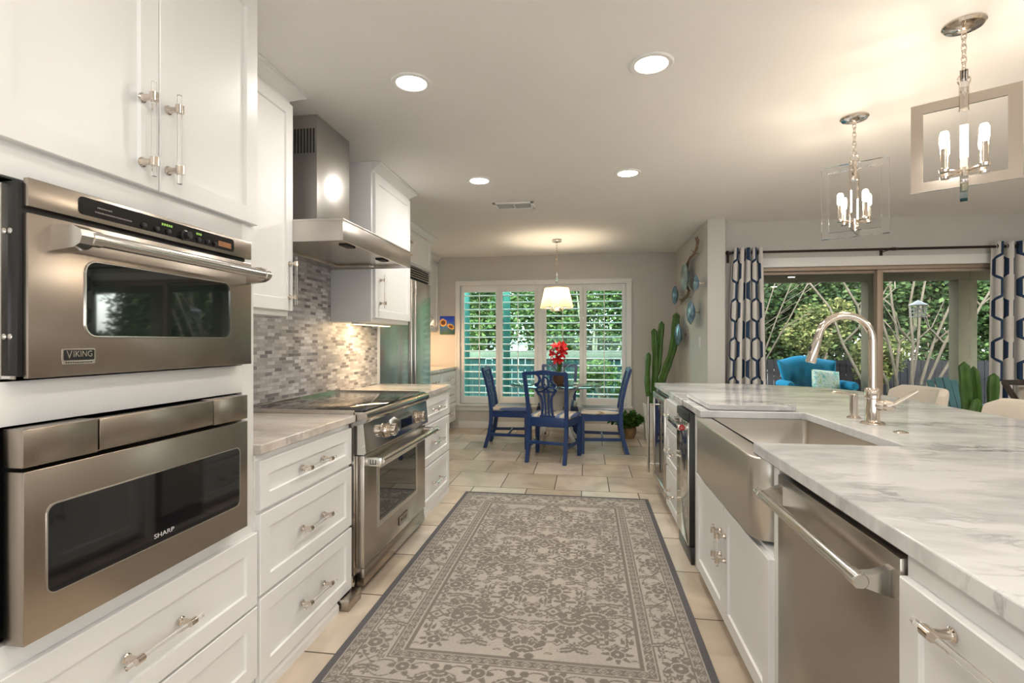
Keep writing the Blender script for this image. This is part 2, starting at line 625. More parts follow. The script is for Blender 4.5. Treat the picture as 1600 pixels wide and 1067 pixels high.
def crown(root, xb, xf, y0, y1, z0, z1, proj, e0=True, e1=True):
    h = z1 - z0
    prof = [(0.0, 0.0), (0.008, 0.0), (0.008, 0.16), (0.016, 0.22), (0.03, 0.34), (0.06, 0.62), (0.085, 0.76), (0.085, 0.84), (0.10, 0.88), (0.10, 1.0)]
    k = proj / 0.10
    rings = []
    for o, t in prof:
        o *= k; z = z0 + t * h
        a = y0 - (o if e0 else -0.001); b = y1 + (o if e1 else -0.001)
        rings.append([(xb, a, z), (xf + o, a, z), (xf + o, b, z), (xb, b, z)])
    MB().loft(rings).make('crown_molding', M['cab'], root, ang=25)
# ------------------------------------------------------------------ room shell
CH = 2.53            # ceiling height
XL = -1.79           # kitchen left wall
YB = 7.42            # back wall
YP = 5.66            # patio-door wall
struct('floor', MB().box(-2.75, 5.8, -3.7, 7.6, -0.12, 0.0), M['floor'])
cb = MB()
cb.box(-2.75, 5.8, -3.7, 5.85, CH, CH + 0.22)
cb.box(-2.75, 1.42, 5.85, 7.62, CH, CH + 0.22)
struct('ceiling', cb, M['ceil'])
struct('wall_left', MB().box(-2.75, XL, -3.7, 4.24, 0, CH), M['wall'])
struct('wall_nook', MB().box(-2.75, -2.55, 4.24, 7.6, 0, CH), M['wall'])
WX0, WX1, WZ0, WZ1 = -1.86, 0.56, 0.36, 2.11
wb = MB()
wb.box(-2.75, WX0, YB, YB + 0.16, 0, CH)
wb.box(WX1, 1.42, YB, YB + 0.16, 0, CH)
wb.box(WX0, WX1, YB, YB + 0.16, 0, WZ0)
wb.box(WX0, WX1, YB, YB + 0.16, WZ1, CH)
struct('wall_back', wb, M['wall'])
struct('wall_divider', MB().box(1.225, 1.395, 5.47, YB, 0, CH), M['wall'])
DX0, DX1, DZ1 = 1.78, 4.08, 2.06
wp = MB()
wp.box(1.395, DX0, YP, YP + 0.18, 0, CH)
wp.box(DX1, 5.8, YP, YP + 0.18, 0, CH)
wp.box(DX0, DX1, YP, YP + 0.18, DZ1, CH)
struct('wall_patio', wp, M['wall'])
struct('wall_right', MB().box(5.6, 5.8, -3.7, 5.84, 0, CH), M['wall'])
struct('wall_rear', MB().box(-2.75, 5.8, -3.7, -3.5, 0, CH), M['wall'])
def basebd(name, x0, x1, y0, y1, face):
    m = MB()
    m.box(x0, x1, y0, y1, 0, 0.09, 0.002)
    if face == '-y':
        m.box(x0, x1, y0 - 0.0001 + 0.004, y1, 0.09, 0.105, 0.003)
    else:
        m.box(x0 + 0.004, x1, y0, y1, 0.09, 0.105, 0.003)
    return struct(name, m, M['trim'])
basebd('baseboard_back', -1.88, 1.225, YB - 0.016, YB, '-y')
basebd('baseboard_divider', 1.209, 1.225, 5.47, YB - 0.016, 'x')
basebd('baseboard_patio', 1.395, DX0 - 0.03, YP - 0.016, YP, '-y')

# patio door: casing band, tan frame, sliding panels with glass
td = MB()
td.box(DX0 - 0.02, DX1 + 0.02, YP - 0.014, YP, DZ1 - 0.01, 2.145, 0.003)
struct('trim_1', td, M['trim'])
d1 = struct('door_1', MB().box(DX0, DX1, YP + 0.03, YP + 0.14, 2.015, DZ1, 0.003).box(DX0, DX0 + 0.022, YP + 0.03, YP + 0.14, 0.0, 2.015, 0.003)
            .box(DX1 - 0.022, DX1, YP + 0.03, YP + 0.14, 0, 2.015, 0.003).box(DX0, DX1, YP + 0.03, YP + 0.14, 0, 0.03, 0.003), M['doorframe'])
def slider(x0, x1, y, st):
    m = MB()
    m.box(x0, x0 + st, y, y + 0.035, 0.03, 2.012, 0.003); m.box(x1 - st, x1, y, y + 0.035, 0.03, 2.012, 0.003)
    m.box(x0 + st, x1 - st, y, y + 0.035, 1.985, 2.012, 0.003); m.box(x0 + st, x1 - st, y, y + 0.035, 0.03, 0.10, 0.003)
    p = m.make('sliding_panel', M['doorframe'], d1)
    MB().box(x0 + st, x1 - st, y + 0.014, y + 0.02, 0.10, 1.985).make('glass', M['pane_door'], p, smooth=False)
slider(DX0 + 0.022, 2.965, YP + 0.09, 0.03)
slider(2.935, DX1 - 0.022, YP + 0.045, 0.055)

# window: casing, sill, glazing
w1 = struct('window_1', MB().box(WX0, WX1, YB + 0.06, YB + 0.13, WZ1 - 0.04, WZ1).box(WX0, WX1, YB + 0.06, YB + 0.13, WZ0, WZ0 + 0.04)
            .box(WX0, WX0 + 0.04, YB + 0.06, YB + 0.13, WZ0, WZ1).box(WX1 - 0.04, WX1, YB + 0.06, YB + 0.13, WZ0, WZ1)
            .box(-0.69, -0.63, YB + 0.06, YB + 0.13, WZ0, WZ1), M['trim'])
MB().box(WX0 + 0.04, WX1 - 0.04, YB + 0.092, YB + 0.098, WZ0 + 0.04, WZ1 - 0.04).make('glass', M['pane_win'], w1, smooth=False)
cs = MB()
CX0, CX1, CZ0, CZ1 = -1.925, 0.632, 0.315, 2.175
for (a, b, c, d) in ((CX0, CX1, WZ1 - 0.005, CZ1), (CX0, WX0 + 0.005, CZ0 + 0.04, WZ1), (WX1 - 0.005, CX1, CZ0 + 0.04, WZ1)):
    cs.box(a, b, YB - 0.03, YB, c, d, 0.003)
cs.box(CX0 + 0.006, CX1 - 0.006, YB - 0.038, YB - 0.028, CZ1 - 0.022, CZ1 - 0.004, 0.003)
cs.box(CX0 + 0.004, CX0 + 0.022, YB - 0.038, YB - 0.028, CZ0 + 0.045, CZ1 - 0.004, 0.003)
cs.box(CX1 - 0.022, CX1 - 0.004, YB - 0.038, YB - 0.028, CZ0 + 0.045, CZ1 - 0.004, 0.003)
cs.make('window_casing', M['trim'], w1)
MB().box(CX0 - 0.01, CX1 + 0.01, YB - 0.055, YB, CZ0 + 0.015, CZ0 + 0.045, 0.006).box(CX0, CX1, YB - 0.02, YB, CZ0 - 0.055, CZ0 + 0.015, 0.003).make('window_sill', M['trim'], w1)

# plantation shutters
SHL = [('leftmost white louvered shutter panel, beside the sunflower painting', -1.845, -1.272),
       ('second white shutter panel from the left, behind the left dining chair', -1.268, -0.705),
       ('third white shutter panel from the left, behind the hanging lamp shade', -0.625, -0.052),
       ('rightmost white louvered shutter panel, nearest the tall cactus', -0.048, 0.545)]
struct('trim_2', MB().box(-0.70, -0.63, YB - 0.015, YB + 0.05, WZ0, WZ1, 0.003), M['trim'])
for lab, x0, x1 in SHL:
    r = thing('plantation_shutter', lab, 'shutter', ((x0 + x1) / 2, YB, WZ0 + 0.01), 'plantation shutters in the dining window')
    st = 0.048; y0, y1 = YB - 0.006, YB + 0.026
    z0, z1 = WZ0 + 0.008, WZ1 - 0.008; lz0, lz1 = z0 + 0.105, z1 - 0.095
    m = MB()
    m.box(x0, x0 + st, y0, y1, z0, z1, 0.003).box(x1 - st, x1, y0, y1, z0, z1, 0.003)
    m.box(x0 + st, x1 - st, y0, y1, z0, lz0, 0.003).box(x0 + st, x1 - st, y0, y1, lz1, z1, 0.003)
    m.make('shutter_frame', M['trim'], r)
    n = 15; sp = (lz1 - lz0) / n
    m = MB()
    for i in range(n):
        zc = lz0 + sp * (i + 0.5)
        prof = []
        tl = math.radians(7)
        for k in range(12):
            a = 2 * PI * k / 12
            py, pz = 0.042 * math.cos(a), 0.0095 * math.sin(a)
            prof.append((YB + 0.012 + py * math.cos(tl) - pz * math.sin(tl), zc + py * math.sin(tl) + pz * math.cos(tl)))
        m.prism(prof, 'x', x0 + st + 0.001, x1 - st - 0.001)
    m.make('louvers', M['trim'], r)
    xm = (x0 + x1) / 2
    MB().box(xm - 0.006, xm + 0.006, YB - 0.047, YB - 0.035, lz0 + 0.03, lz1 - 0.02, 0.003).make('tilt_rod', M['trim'], r)
    for hz in (z0 + 0.2, (z0 + z1) / 2, z1 - 0.2):
        hx = x0 if x0 < -1.5 or -0.7 < x0 < -0.5 else x1
        MB().cyl((hx, y0 - 0.004, hz - 0.03), (hx, y0 - 0.004, hz + 0.03), 0.005, 10).make('hinge', M['trim'], r)

# ceiling vent
v = thing('ceiling_vent', 'white rectangular air vent in the ceiling beyond the lights', 'vent', (-0.655, 4.65, CH))
m = MB(); vx0, vx1, vy0, vy1 = -0.84, -0.47, 4.54, 4.76
m.box(vx0, vx1, vy0, vy0 + 0.03, CH - 0.012, CH, 0.002).box(vx0, vx1, vy1 - 0.03, vy1, CH - 0.012, CH, 0.002)
m.box(vx0, vx0 + 0.03, vy0, vy1, CH - 0.012, CH, 0.002).box(vx1 - 0.03, vx1, vy0, vy1, CH - 0.012, CH, 0.002).box(-0.66, -0.65, vy0, vy1, CH - 0.012, CH)
m.make('frame', M['trim'], v)
m = MB()
for i in range(9):
    yy = vy0 + 0.035 + i * 0.0175
    m.add([(vx0 + 0.03, yy, CH - 0.011), (vx1 - 0.03, yy, CH - 0.011), (vx1 - 0.03, yy + 0.012, CH - 0.002), (vx0 + 0.03, yy + 0.012, CH - 0.002)], [(0, 1, 2, 3)])
m.make('slats', M['trim'], v)

# recessed downlights (the None entries are unseen, added as fill)
DL = [(-0.837, 2.378, 'recessed ceiling light nearest the range hood, left of the front pair'),
      (0.289, 2.372, 'recessed ceiling light at top centre, right of the front pair'),
      (-0.825, 3.90, 'smaller looking recessed light beyond, left one near the air vent'),
      (0.303, 3.885, 'smaller looking recessed light beyond, right one'),
      (-0.55, 0.55, None), (0.29, 0.55, None), (-0.83, -0.8, None), (0.29, -0.8, None), (2.4, -0.8, None), (4.2, -0.8, None), (3.9, 3.0, None), (3.9, 1.0, None)]
for x, y, lab in DL:
    r = thing('recessed_light', lab or 'added fill light recessed in the ceiling out of view', 'ceiling light', (x, y, CH), 'recessed ceiling lights' if lab else 'added fill lights outside the view')
    MB().lathe([(0.070, 0.0), (0.098, 0.0), (0.098, -0.003), (0.092, -0.007), (0.074, -0.006), (0.070, -0.001)], (x, y, CH), n=40, cap=False).make('trim_ring', M['trim'], r)
    MB().lathe([(0.0, -0.003), (0.071, -0.003), (0.071, -0.001), (0.0, -0.001)], (x, y, CH), n=40).make('lens', M['glow'], r)
    area('downlight_lamp', (x, y, CH - 0.012), (0, 0, -1), 0.13, 0.13, (4.3 if y < 3 else 7.5) if lab else (2.4 if x < 1 else 12.0), (1.0, 0.95, 0.89), r, 'DISK')

# ------------------------------------------------------------------ left run: tall oven cabinet
XF = -1.17            # face-frame plane of the left run
XD = XF + 0.02        # door and drawer faces
T0, T1 = 0.80, 1.666
tall = thing('tall_cabinet', 'tall white cabinet holding the two built-in steel ovens', 'cabinet', (-1.48, 1.23, 0))
m = MB()
for (y0, y1, z0, z1) in ((T0, 0.868, 0.10, CH - 0.002), (1.605, T1, 0.10, CH - 0.002), (0.868, 1.605, 0.10, 0.12), (0.868, 1.605, 0.60, 0.662), (0.868, 1.605, 1.106, 1.198), (0.868, 1.605, 1.618, 1.70), (0.868, 1.605, 2.46, CH - 0.002)):
    m.box(XF - 0.022, XF, y0, y1, z0, z1, 0.001)
m.box(XL + 0.002, XF - 0.022, T0, T0 + 0.018, 0.10, CH - 0.002)
m.box(XL + 0.002, XF - 0.022, T1 - 0.018, T1, 0.10, CH - 0.002)
m.box(XL + 0.002, XL + 0.01, T0 + 0.018, T1 - 0.018, 0.1, CH - 0.002)
for z in (0.10, 0.625, 1.13, 1.66, CH - 0.03):
    m.box(XL + 0.01, XF - 0.022, T0 + 0.018, T1 - 0.018, z, z + 0.018)
m.make('carcass', M['cab'], tall)
MB().box(XL + 0.002, XF - 0.05, T0, T1, 0, 0.10).make('plinth', M['cab'], tall)
door(tall, FL(XF, 0.822, 1.688), 0.418, 0.80, 0.418 - 0.055, 0.145, 0.168, 0.245)
door(tall, FL(XF, 1.2425, 1.688), 0.4195, 0.80, 0.027 + 0.0, 0.150, 0.168, 0.245)
drawer(tall, FL(XF, 0.795, 0.352), 0.866, 0.255, sp=0.176, bar=0.25)
drawer(tall, FL(XF, 0.795, 0.095), 0.866, 0.249, sp=0.176, bar=0.25)

# upper built-in oven with drop-down door
ov = thing('wall_oven', 'upper stainless built-in oven with tubular handle and control strip', 'oven', (-1.45, 1.24, 1.204))
y0, y1 = 0.892, 1.596
XO = -1.128
MB().box(-1.70, XO - 0.014, y0 - 0.010, y1 - 0.014, 1.208, 1.607, 0.002).make('housing', M['black'], ov)
m = MB()
m.box(XF + 0.001, XO - 0.016, y0 - 0.0135, y0 - 0.0105, 1.203, 1.21); m.box(XF + 0.001, XF + 0.006, y0 - 0.022, y0 - 0.010, 1.204, 1.60)
for z in (1.29, 1.505):
    m.lathe([(0.006, 0), (0.006, 0.002), (0.002, 0.004)], (-1.157, y0 - 0.010, z), (0, -1, 0), 10)
m.make('side_flange', M['steel_b'], ov)
m = MB(); m.box(XO - 0.013, XO, y0, y1, 1.557, 1.616, 0.002)
cp = m.make('control_panel', M['steel'], ov)
def rrect(w, h, r, n=5):
    p = []
    for cx, cy, a0 in ((w / 2 - r, h / 2 - r, 0), (-w / 2 + r, h / 2 - r, 90), (-w / 2 + r, -h / 2 + r, 180), (w / 2 - r, -h / 2 + r, 270)):
        for k in range(n + 1):
            a = math.radians(a0 + 90 * k / n)
            p.append((cx + r * math.cos(a), cy + r * math.sin(a)))
    return p
def plate(mb, cy, cz, w, h, r, xa, xb):
    mb.prism([(cy + a, cz + b) for a, b in rrect(w, h, r)], 'x', xa, xb)
    return mb
plate(MB(), 1.251, 1.5875, 0.510, 0.040, 0.010, XO, XO + 0.002).make('display_strip', M['blackglass'], cp)
for yy in (1.165, 1.205, 1.243, 1.352, 1.389, 1.42):
    MB().lathe([(0.0065, 0), (0.0065, 0.005), (0.004, 0.007)], (XO + 0.002, yy, 1.578), (1, 0, 0), 12).make('button', M['black'], cp)
MB().lathe([(0.015, 0), (0.015, 0.004), (0.011, 0.006), (0.010, 0.018), (0.008, 0.02)], (XO + 0.002, 1.300, 1.580), (1, 0, 0), 18).make('knob', M['black'], cp)
M['led'] = emit('green_led', (0.35, 0.6, 0.12), 0.6)
M['label'] = P('grey_print', (0.22, 0.20, 0.18), 0.5, vary=0.02)
for a, b in ((1.222, 1.262), (1.345, 1.368)):
    m = MB()
    k = int((b - a) / 0.0075)
    for i in range(k):
        m.box(XO + 0.002, XO + 0.0024, a + i * 0.0075, a + i * 0.0075 + 0.005, 1.592, 1.598)
    m.make('clock_display', M['led'], cp)
MB().box(XO + 0.002, XO + 0.0025, 1.435, 1.492, 1.576, 1.592).make('screen', P('amber_screen', (0.30, 0.13, 0.05), 0.3, vary=0.3, vscale=60), cp)
m = MB(); rnd = random.Random(1)
for za, ya, yb in ((1.591, 1.040, 1.076), (1.580, 1.034, 1.128)):
    yy = ya
    while yy < yb:
        w = rnd.uniform(0.002, 0.0045); m.box(XO + 0.002, XO + 0.0023, yy, yy + w, za - 0.0016, za + 0.0016); yy += w + 0.0014
m.make('faint_print', M['label'], cp, smooth=False)
m = MB(); m.box(XO - 0.013, XO, y0, y1, 1.204, 1.544, 0.002)
od = m.make('door', M['steel'], ov)
wy, wz, ww, wh = 1.249, 1.378, 0.474, 0.170
m = MB()
outer = rrect(ww + 0.008, wh + 0.008, 0.030); inner = rrect(ww, wh, 0.026)
m.loft([[(XO, wy + a, wz + b) for a, b in outer], [(XO + 0.004, wy + a, wz + b) for a, b in rrect(ww + 0.005, wh + 0.005, 0.028)], [(XO + 0.004, wy + a, wz + b) for a, b in inner], [(XO + 0.0005, wy + a, wz + b) for a, b in inner]], True, False)
m.make('window_bezel', M['steel_b'], od)
plate(MB(), wy, wz, ww, wh, 0.026, XO, XO + 0.001).make('window', M['ovenglass'], od)
m = MB()
hx = -1.068
m.cyl((hx, 0.95, 1.504), (hx, 1.592, 1.504), 0.0150, 24)
for yy in (0.955, 1.582):
    m.prism([(XO, 1.474), (XO, 1.530), (hx - 0.006, 1.527), (hx + 0.012, 1.518), (hx + 0.016, 1.504), (hx + 0.010, 1.488), (hx - 0.006, 1.480)], 'y', yy - 0.018 if yy < 1.2 else yy - 0.014, yy + 0.016 if yy < 1.2 else yy + 0.010)
m.lathe([(0.0175, 0), (0.0175, 0.024)], (hx, 0.966, 1.504), (0, 1, 0), 24); m.lathe([(0.0175, 0), (0.0175, 0.022)], (hx, 1.572, 1.504), (0, 1, 0), 24)
m.make('handle', M['steel_b'], od)
m = MB(); plate(m, 0.997, 1.250, 0.076, 0.029, 0.004, XO, XO + 0.002); m.mi = 1
plate(m, 0.997, 1.250, 0.070, 0.023, 0.003, XO + 0.002, XO + 0.0024)
m.mi = 0
m.text('V', 0.0260, FL(XO + 0.0026, 0.9735, 1.2500), 0.0006, 0.80)
m.text('IKING', 0.0190, FL(XO + 0.0026, 1.0045, 1.2518), 0.0006, 0.90)
plate(m, 0.997, 1.2335, 0.074, 0.007, 0.002, XO, XO + 0.0022); m.mi = 1
for k in range(12): m.box(XO + 0.0022, XO + 0.0025, 0.966 + k * 0.0052, 0.969 + k * 0.0052, 1.2322, 1.2348)
m.make('badge', [M['nickel_s'], M['black']], od, smooth=False)

# microwave drawer
mw = thing('microwave_drawer', 'lower stainless microwave drawer with wide black window', 'microwave', (-1.45, 1.22, 0.664))
XM = -1.12
y0, y1 = 0.876, 1.565
MB().box(-1.70, XF - 0.001, y0 + 0.01, y1 + 0.02, 0.672, 1.095, 0.002).make('housing', M['black'], mw)
m = MB()
m.box(XF + 0.001, XM, y0, 1.036, 1.024, 1.102, 0.002).box(XF + 0.001, XM, 1.409, y1, 1.024, 1.102, 0.002).box(XF + 0.001, XM - 0.012, 1.036, 1.409, 1.024, 1.098, 0.001)
m.make('top_panel', M['steel'], mw)
MB().box(XM - 0.010, XM + 0.001, 1.0395, 1.4055, 1.028, 1.101, 0.002).make('control_flap', M['steel'], mw)
md_ = MB().box(XF + 0.001, XM, y0 + 0.001, y1, 0.664, 1.016, 0.002).make('drawer_front', M['steel'], mw)
plate(MB(), 1.222, 0.842, 0.600, 0.186, 0.018, XM, XM + 0.0015).make('window', M['blackglass'], md_)
m = MB()
oa = rrect(0.606, 0.192, 0.020); ob = rrect(0.600, 0.186, 0.018)
m.loft([[(XM, 1.222 + a, 0.842 + b) for a, b in oa], [(XM + 0.003, 1.222 + a, 0.842 + b) for a, b in oa], [(XM + 0.003, 1.222 + a, 0.842 + b) for a, b in ob], [(XM, 1.222 + a, 0.842 + b) for a, b in ob]], True, False)
m.make('window_bezel', M['steel_b'], md_)
M['print'] = P('silver_print', (0.65, 0.65, 0.65), 0.4, vary=0.02)
MB().text('SHARP', 0.0165, FL(XM + 0.0017, 1.222, 0.768), 0.0002, 1.35).make('lettering', M['print'], md_, smooth=False)

# ------------------------------------------------------------------ left base cabinets, counters
def base3(name, label, ya, yb, group):
    r = thing(name, label, 'cabinet', ((XL + XF) / 2, (ya + yb) / 2, 0), group)
    MB().box(XL + 0.004, XF, ya + 0.001, yb - 0.001, 0.085, 0.876, 0.001).make('carcass', M['cab'], r)
    w = yb - ya - 0.02
    for z0, z1 in ((0.676, 0.852), (0.372, 0.662), (0.062, 0.360)):
        drawer(r, FL(XF, ya + 0.008, z0), w, z1 - z0)
    return r
b1 = base3('drawer_cabinet', 'white three-drawer base cabinet between the tall ovens and the range', 1.668, 2.405, 'white base cabinets along the left wall')
b2 = base3('drawer_cabinet', 'white three-drawer base cabinet just beyond the range', 3.448, 4.22, 'white base cabinets along the left wall')
for r, ya, yb in ((b1, 1.67, 2.27), (b2, 3.56, 4.22)):
    MB().box(XL + 0.01, XF - 0.004, ya, yb, 0.0, 0.084).prism([(XF - 0.003, 0.0), (XF + 0.016, 0.0), (XF + 0.016, 0.034), (XF + 0.008, 0.044), (XF + 0.004, 0.058), (XF - 0.003, 0.060)], 'y', ya, yb).make('plinth', M['cab'], r)
def slab(name, label, x0, x1, y0, y1):
    m = MB().box(x0, x1, y0, y1, 0.877, 0.914)
    return single(name, m, M['marble_l'], label, 'countertop', ((x0 + x1) / 2, (y0 + y1) / 2, 0.877), 'stone worktops of the left run', bevel=0.005)
slab('countertop', 'short beige-grey stone worktop between the oven cabinet and the range', XL + 0.012, -1.14, 1.668, 2.420)
slab('countertop', 'short beige-grey stone worktop just beyond the glass cooktop', XL + 0.012, -1.14, 3.446, 4.245)

single('tile_backsplash', MB().box(XL + 0.001, XL + 0.010, 1.668, 4.19, 0.88, 1.92), M['mosaic'], 'grey and white mosaic tile backsplash behind the range', 'backsplash', (XL, 2.93, 0.88))
struct('trim_3', MB().box(XL, XL + 0.014, 4.19, 4.24, 0.914, 1.45, 0.002), M['trim'])

# ------------------------------------------------------------------ range
rg = thing('range_cooker', 'stainless steel range with black glass cooktop and oven door', 'range', (-1.45, 2.93, 0))
R0, R1 = 2.424, 3.438
m = MB()
m.box(XL + 0.03, -1.155, R0 + 0.004, R1 - 0.004, 0.10, 0.905, 0.002)
m.make('body', M['steel_v'], rg)
# bull-nosed control panel
m = MB()
m.prism([(-1.155, 0.712), (-1.098, 0.712), (-1.090, 0.722), (-1.104, 0.868), (-1.086, 0.884), (-1.082, 0.900), (-1.085, 0.916), (-1.096, 0.926), (-1.155, 0.926)], 'y', R0, R1)
cpn = m.make('control_panel', M['steel_m'], rg, ang=40)
m = MB(); m.box(XL + 0.02, -1.112, R0 + 0.006, R1 - 0.006, 0.918, 0.932, 0.002)
m.make('cooktop', M['blackglass'], rg)
m = MB(); m.box(XL + 0.012, XL + 0.02, R0, R1, 0.905, 0.936, 0.001).box(XL + 0.02, -1.15, R0, R0 + 0.005, 0.905, 0.934).box(XL + 0.02, -1.15, R1 - 0.005, R1, 0.905, 0.934)
m.make('cooktop_frame', M['steel_b'], rg)
for yy in (2.70, 3.20):
    m = MB()
    c = (-1.098, yy, 0.792); ax = Vector((1, 0, 0.10))
    m.lathe([(0.040, 0), (0.043, 0.006), (0.040, 0.018), (0.034, 0.022)], c, ax, 32)
    m.lathe([(0.026, 0.020), (0.030, 0.026), (0.032, 0.040), (0.031, 0.058), (0.026, 0.064), (0.020, 0.062)], c, ax, 28)
    for k in range(10):
        a = 2 * PI * k / 10
        m.box(-1.062, -1.040, yy + 0.031 * math.cos(a) - 0.003, yy + 0.031 * math.cos(a) + 0.003, 0.796 + 0.031 * math.sin(a) - 0.003, 0.796 + 0.031 * math.sin(a) + 0.003, 0.001)
    m.make('knob', M['nickel'], cpn)
m = MB(); m.prism([(-1.101, 0.752), (-1.068, 0.768), (-1.070, 0.830), (-1.103, 0.846)], 'y', 2.83, 3.07); m.mi = 1
m.prism([(-1.0679, 0.774), (-1.0665, 0.774), (-1.0685, 0.824), (-1.0699, 0.824)], 'y', 2.86, 3.04)
m.make('display', [M['steel_b'], M['blackglass']], cpn)
XG = -1.108
dd = MB().box(XG - 0.045, XG, R0 + 0.02, R1 - 0.012, 0.135, 0.704, 0.003).make('oven_door', M['steel_v'], rg)
m = MB()
m.loft([[(XG, 2.93 + a, 0.455 + b) for a, b in rrect(0.66, 0.345, 0.010)], [(XG + 0.004, 2.93 + a, 0.455 + b) for a, b in rrect(0.65, 0.335, 0.010)], [(XG + 0.004, 2.93 + a, 0.455 + b) for a, b in rrect(0.60, 0.285, 0.006)], [(XG + 0.0005, 2.93 + a, 0.455 + b) for a, b in rrect(0.59, 0.275, 0.004)]], True, False)
m.make('window_bezel', M['steel_b'], dd)
plate(MB(), 2.93, 0.455, 0.60, 0.285, 0.004, XG, XG + 0.001).make('window', M['ovenglass'], dd)
m = MB()
hx = -1.030
m.cyl((hx, R0 + 0.055, 0.672), (hx, R1 + 0.02, 0.672), 0.0165, 24)
m.lathe([(0.0185, 0), (0.0185, 0.018)], (hx, R1 + 0.006, 0.672), (0, 1, 0), 24)
for a in (R0 + 0.035, R1 - 0.055):
    m.box(XG, hx + 0.008, a, a + 0.026, 0.648, 0.694, 0.004)
hd = m.make('handle', M['steel_b'], dd)
m = MB(); yq = R0 + 0.0348
for (xa, xb, za, zb) in ((-1.084, -1.080, 0.660, 0.682), (-1.070, -1.066, 0.660, 0.682), (-1.056, -1.052, 0.660, 0.682), (-1.084, -1.052, 0.658, 0.662)):
    m.box(xa, xb, yq - 0.0006, yq, za, zb)
m.make('emblem', M['dark'], dd, smooth=False)
m = MB(); plate(m, 3.0, 0.205, 0.150, 0.048, 0.002, XG, XG + 0.003)
m.mi = 1; plate(m, 3.0, 0.205, 0.145, 0.044, 0.002, XG + 0.003, XG + 0.0034); m.mi = 2
m.text('WOLF', 0.036, FL(XG + 0.0036, 3.0, 0.2045), 0.0004, 1.15)
m.make('badge', [M['dark'], M['steel_v'], M['dark']], dd, smooth=False)
MB().box(-1.16, XG - 0.012, R0 + 0.045, R1, 0.035, 0.122, 0.002).make('kick_plate', M['steel'], rg)
MB().box(-1.155, -1.12, R0 + 0.01, R1 - 0.01, 0.704, 0.714).make('door_gap_strip', M['dark'], rg)  # dark strip filling the gap above the oven door
for a, b in ((R0 - 0.11, R0 - 0.02), (R1 - 0.10, R1 - 0.02)):
    pass
for xx in (-1.70, -1.20):
    for yy in (R0 + 0.06, R1 - 0.06):
        MB().cyl((xx, yy, 0), (xx, yy, 0.10), 0.022, 14).make('leg', M['steel_b'], rg)
single('floor_register', MB().box(-1.30, -1.113, 2.285, 2.42, 0.0, 0.055, 0.002), M['steel'], 'small steel box on the floor in the toe space beside the range', 'toe kick', (-1.2, 2.35, 0))

# ------------------------------------------------------------------ upper cabinets and hood
XU = -1.478
u1 = thing('upper_cabinet', 'white upper cabinet between the tall oven cabinet and the hood', 'cabinet', (-1.63, 2.03, 1.405), 'upper cabinets beside the hood')
MB().box(XL + 0.012, XU, 1.668, 2.372, 1.405, CH - 0.003, 0.001).make('carcass', M['cab'], u1)
door(u1, FL(XU, 1.690, 1.432), 0.695, 1.03, 0.695 - 0.032, 0.15, 0.165, 0.24)
crown(u1, XL + 0.012, XU, 1.668, 2.372, 2.472, CH - 0.001, 0.075, False, True)
u2 = thing('upper_cabinet', 'white upper cabinet with grey shaded side just beyond the hood', 'cabinet', (-1.63, 3.75, 1.42), 'upper cabinets beside the hood')
MB().box(XL + 0.012, XU, 3.372, 4.115, 1.418, CH - 0.003, 0.001).make('carcass', M['cab'], u2)
door(u2, FL(XU, 3.40, 1.445), 0.712, 1.01, 0.085, 0.19, 0.165, 0.24)
crown(u2, XL + 0.012, XU, 3.372, 4.115, 2.46, CH - 0.001, 0.07, False, True)
uc = thing('under_cabinet_light', 'slim warm light strip glowing under the cabinet beyond the hood', 'light', (-1.62, 3.75, 1.418))
MB().box(-1.66, -1.60, 3.45, 4.05, 1.404, 1.418, 0.002).make('housing', M['trim'], uc)
MB().box(-1.652, -1.608, 3.46, 4.04, 1.402, 1.4045).make('diffuser', emit('warm_strip_glow', (1.0, 0.72, 0.36), 5.0), uc)
area('under_cabinet_lamp', (-1.64, 3.70, 1.398), (-0.35, -0.1, -1), 0.05, 0.5, 3.2, (1.0, 0.72, 0.42), uc)

hood = thing('range_hood', 'stainless chimney range hood over the cooktop', 'range hood', (-1.5, 2.87, 1.78))
H0, H1, XH = 2.380, 3.362, -1.19
m = MB()
zt, zb = 1.892, 1.780
m.box(XL + 0.012, XH, H0, H1, zt - 0.012, zt, 0.002)
m.box(XH - 0.012, XH, H0, H1, zb, zt - 0.012, 0.001)
m.box(XL + 0.012, XH - 0.012, H0, H0 + 0.012, zb, zt - 0.012, 0.001)
m.box(XL + 0.012, XH - 0.012, H1 - 0.012, H1, zb, zt - 0.012, 0.001)
m.make('canopy', M['steel_h'], hood)
m = MB(); m.box(XL + 0.02, XH - 0.012, H0 + 0.012, H1 - 0.012, zb + 0.020, zb + 0.030)
fp = m.make('filter_panel', M['steel_v'], hood)
m = MB()
m.box(XL + 0.02, XL + 0.12, H0 + 0.03, H1 - 0.03, zb + 0.004, zb + 0.020, 0.002).box(XL + 0.12, XH - 0.25, H1 - 0.10, H1 - 0.03, zb + 0.004, zb + 0.020, 0.002)
m.make('grease_tray', M['nickel_s'], fp)
for yy in (2.62, 3.10):
    MB().box(XH - 0.12, XH - 0.07, yy - 0.05, yy + 0.05, zb + 0.012, zb + 0.020, 0.002).make('lamp_cover', M['dark'], fp)
C0, C1, XC = 2.632, 3.022, -1.467
m = MB(); m.box(XL + 0.012, XC, C0, C1, zt, CH - 0.001, 0.002)
ch = m.make('chimney', M['steel_c'], hood)
m = MB()
for i in range(16):
    xx = XC - 0.018 - i * 0.0185
    m.box(xx - 0.006, xx + 0.004, C0 - 0.0012, C0, 2.32, 2.455)
m.make('vent_slots', M['dark'], ch)
MB().box(XH, XH + 0.0012, 2.94, 2.99, 1.80, 1.806).make('button_strip', M['nickel_s'], hood)

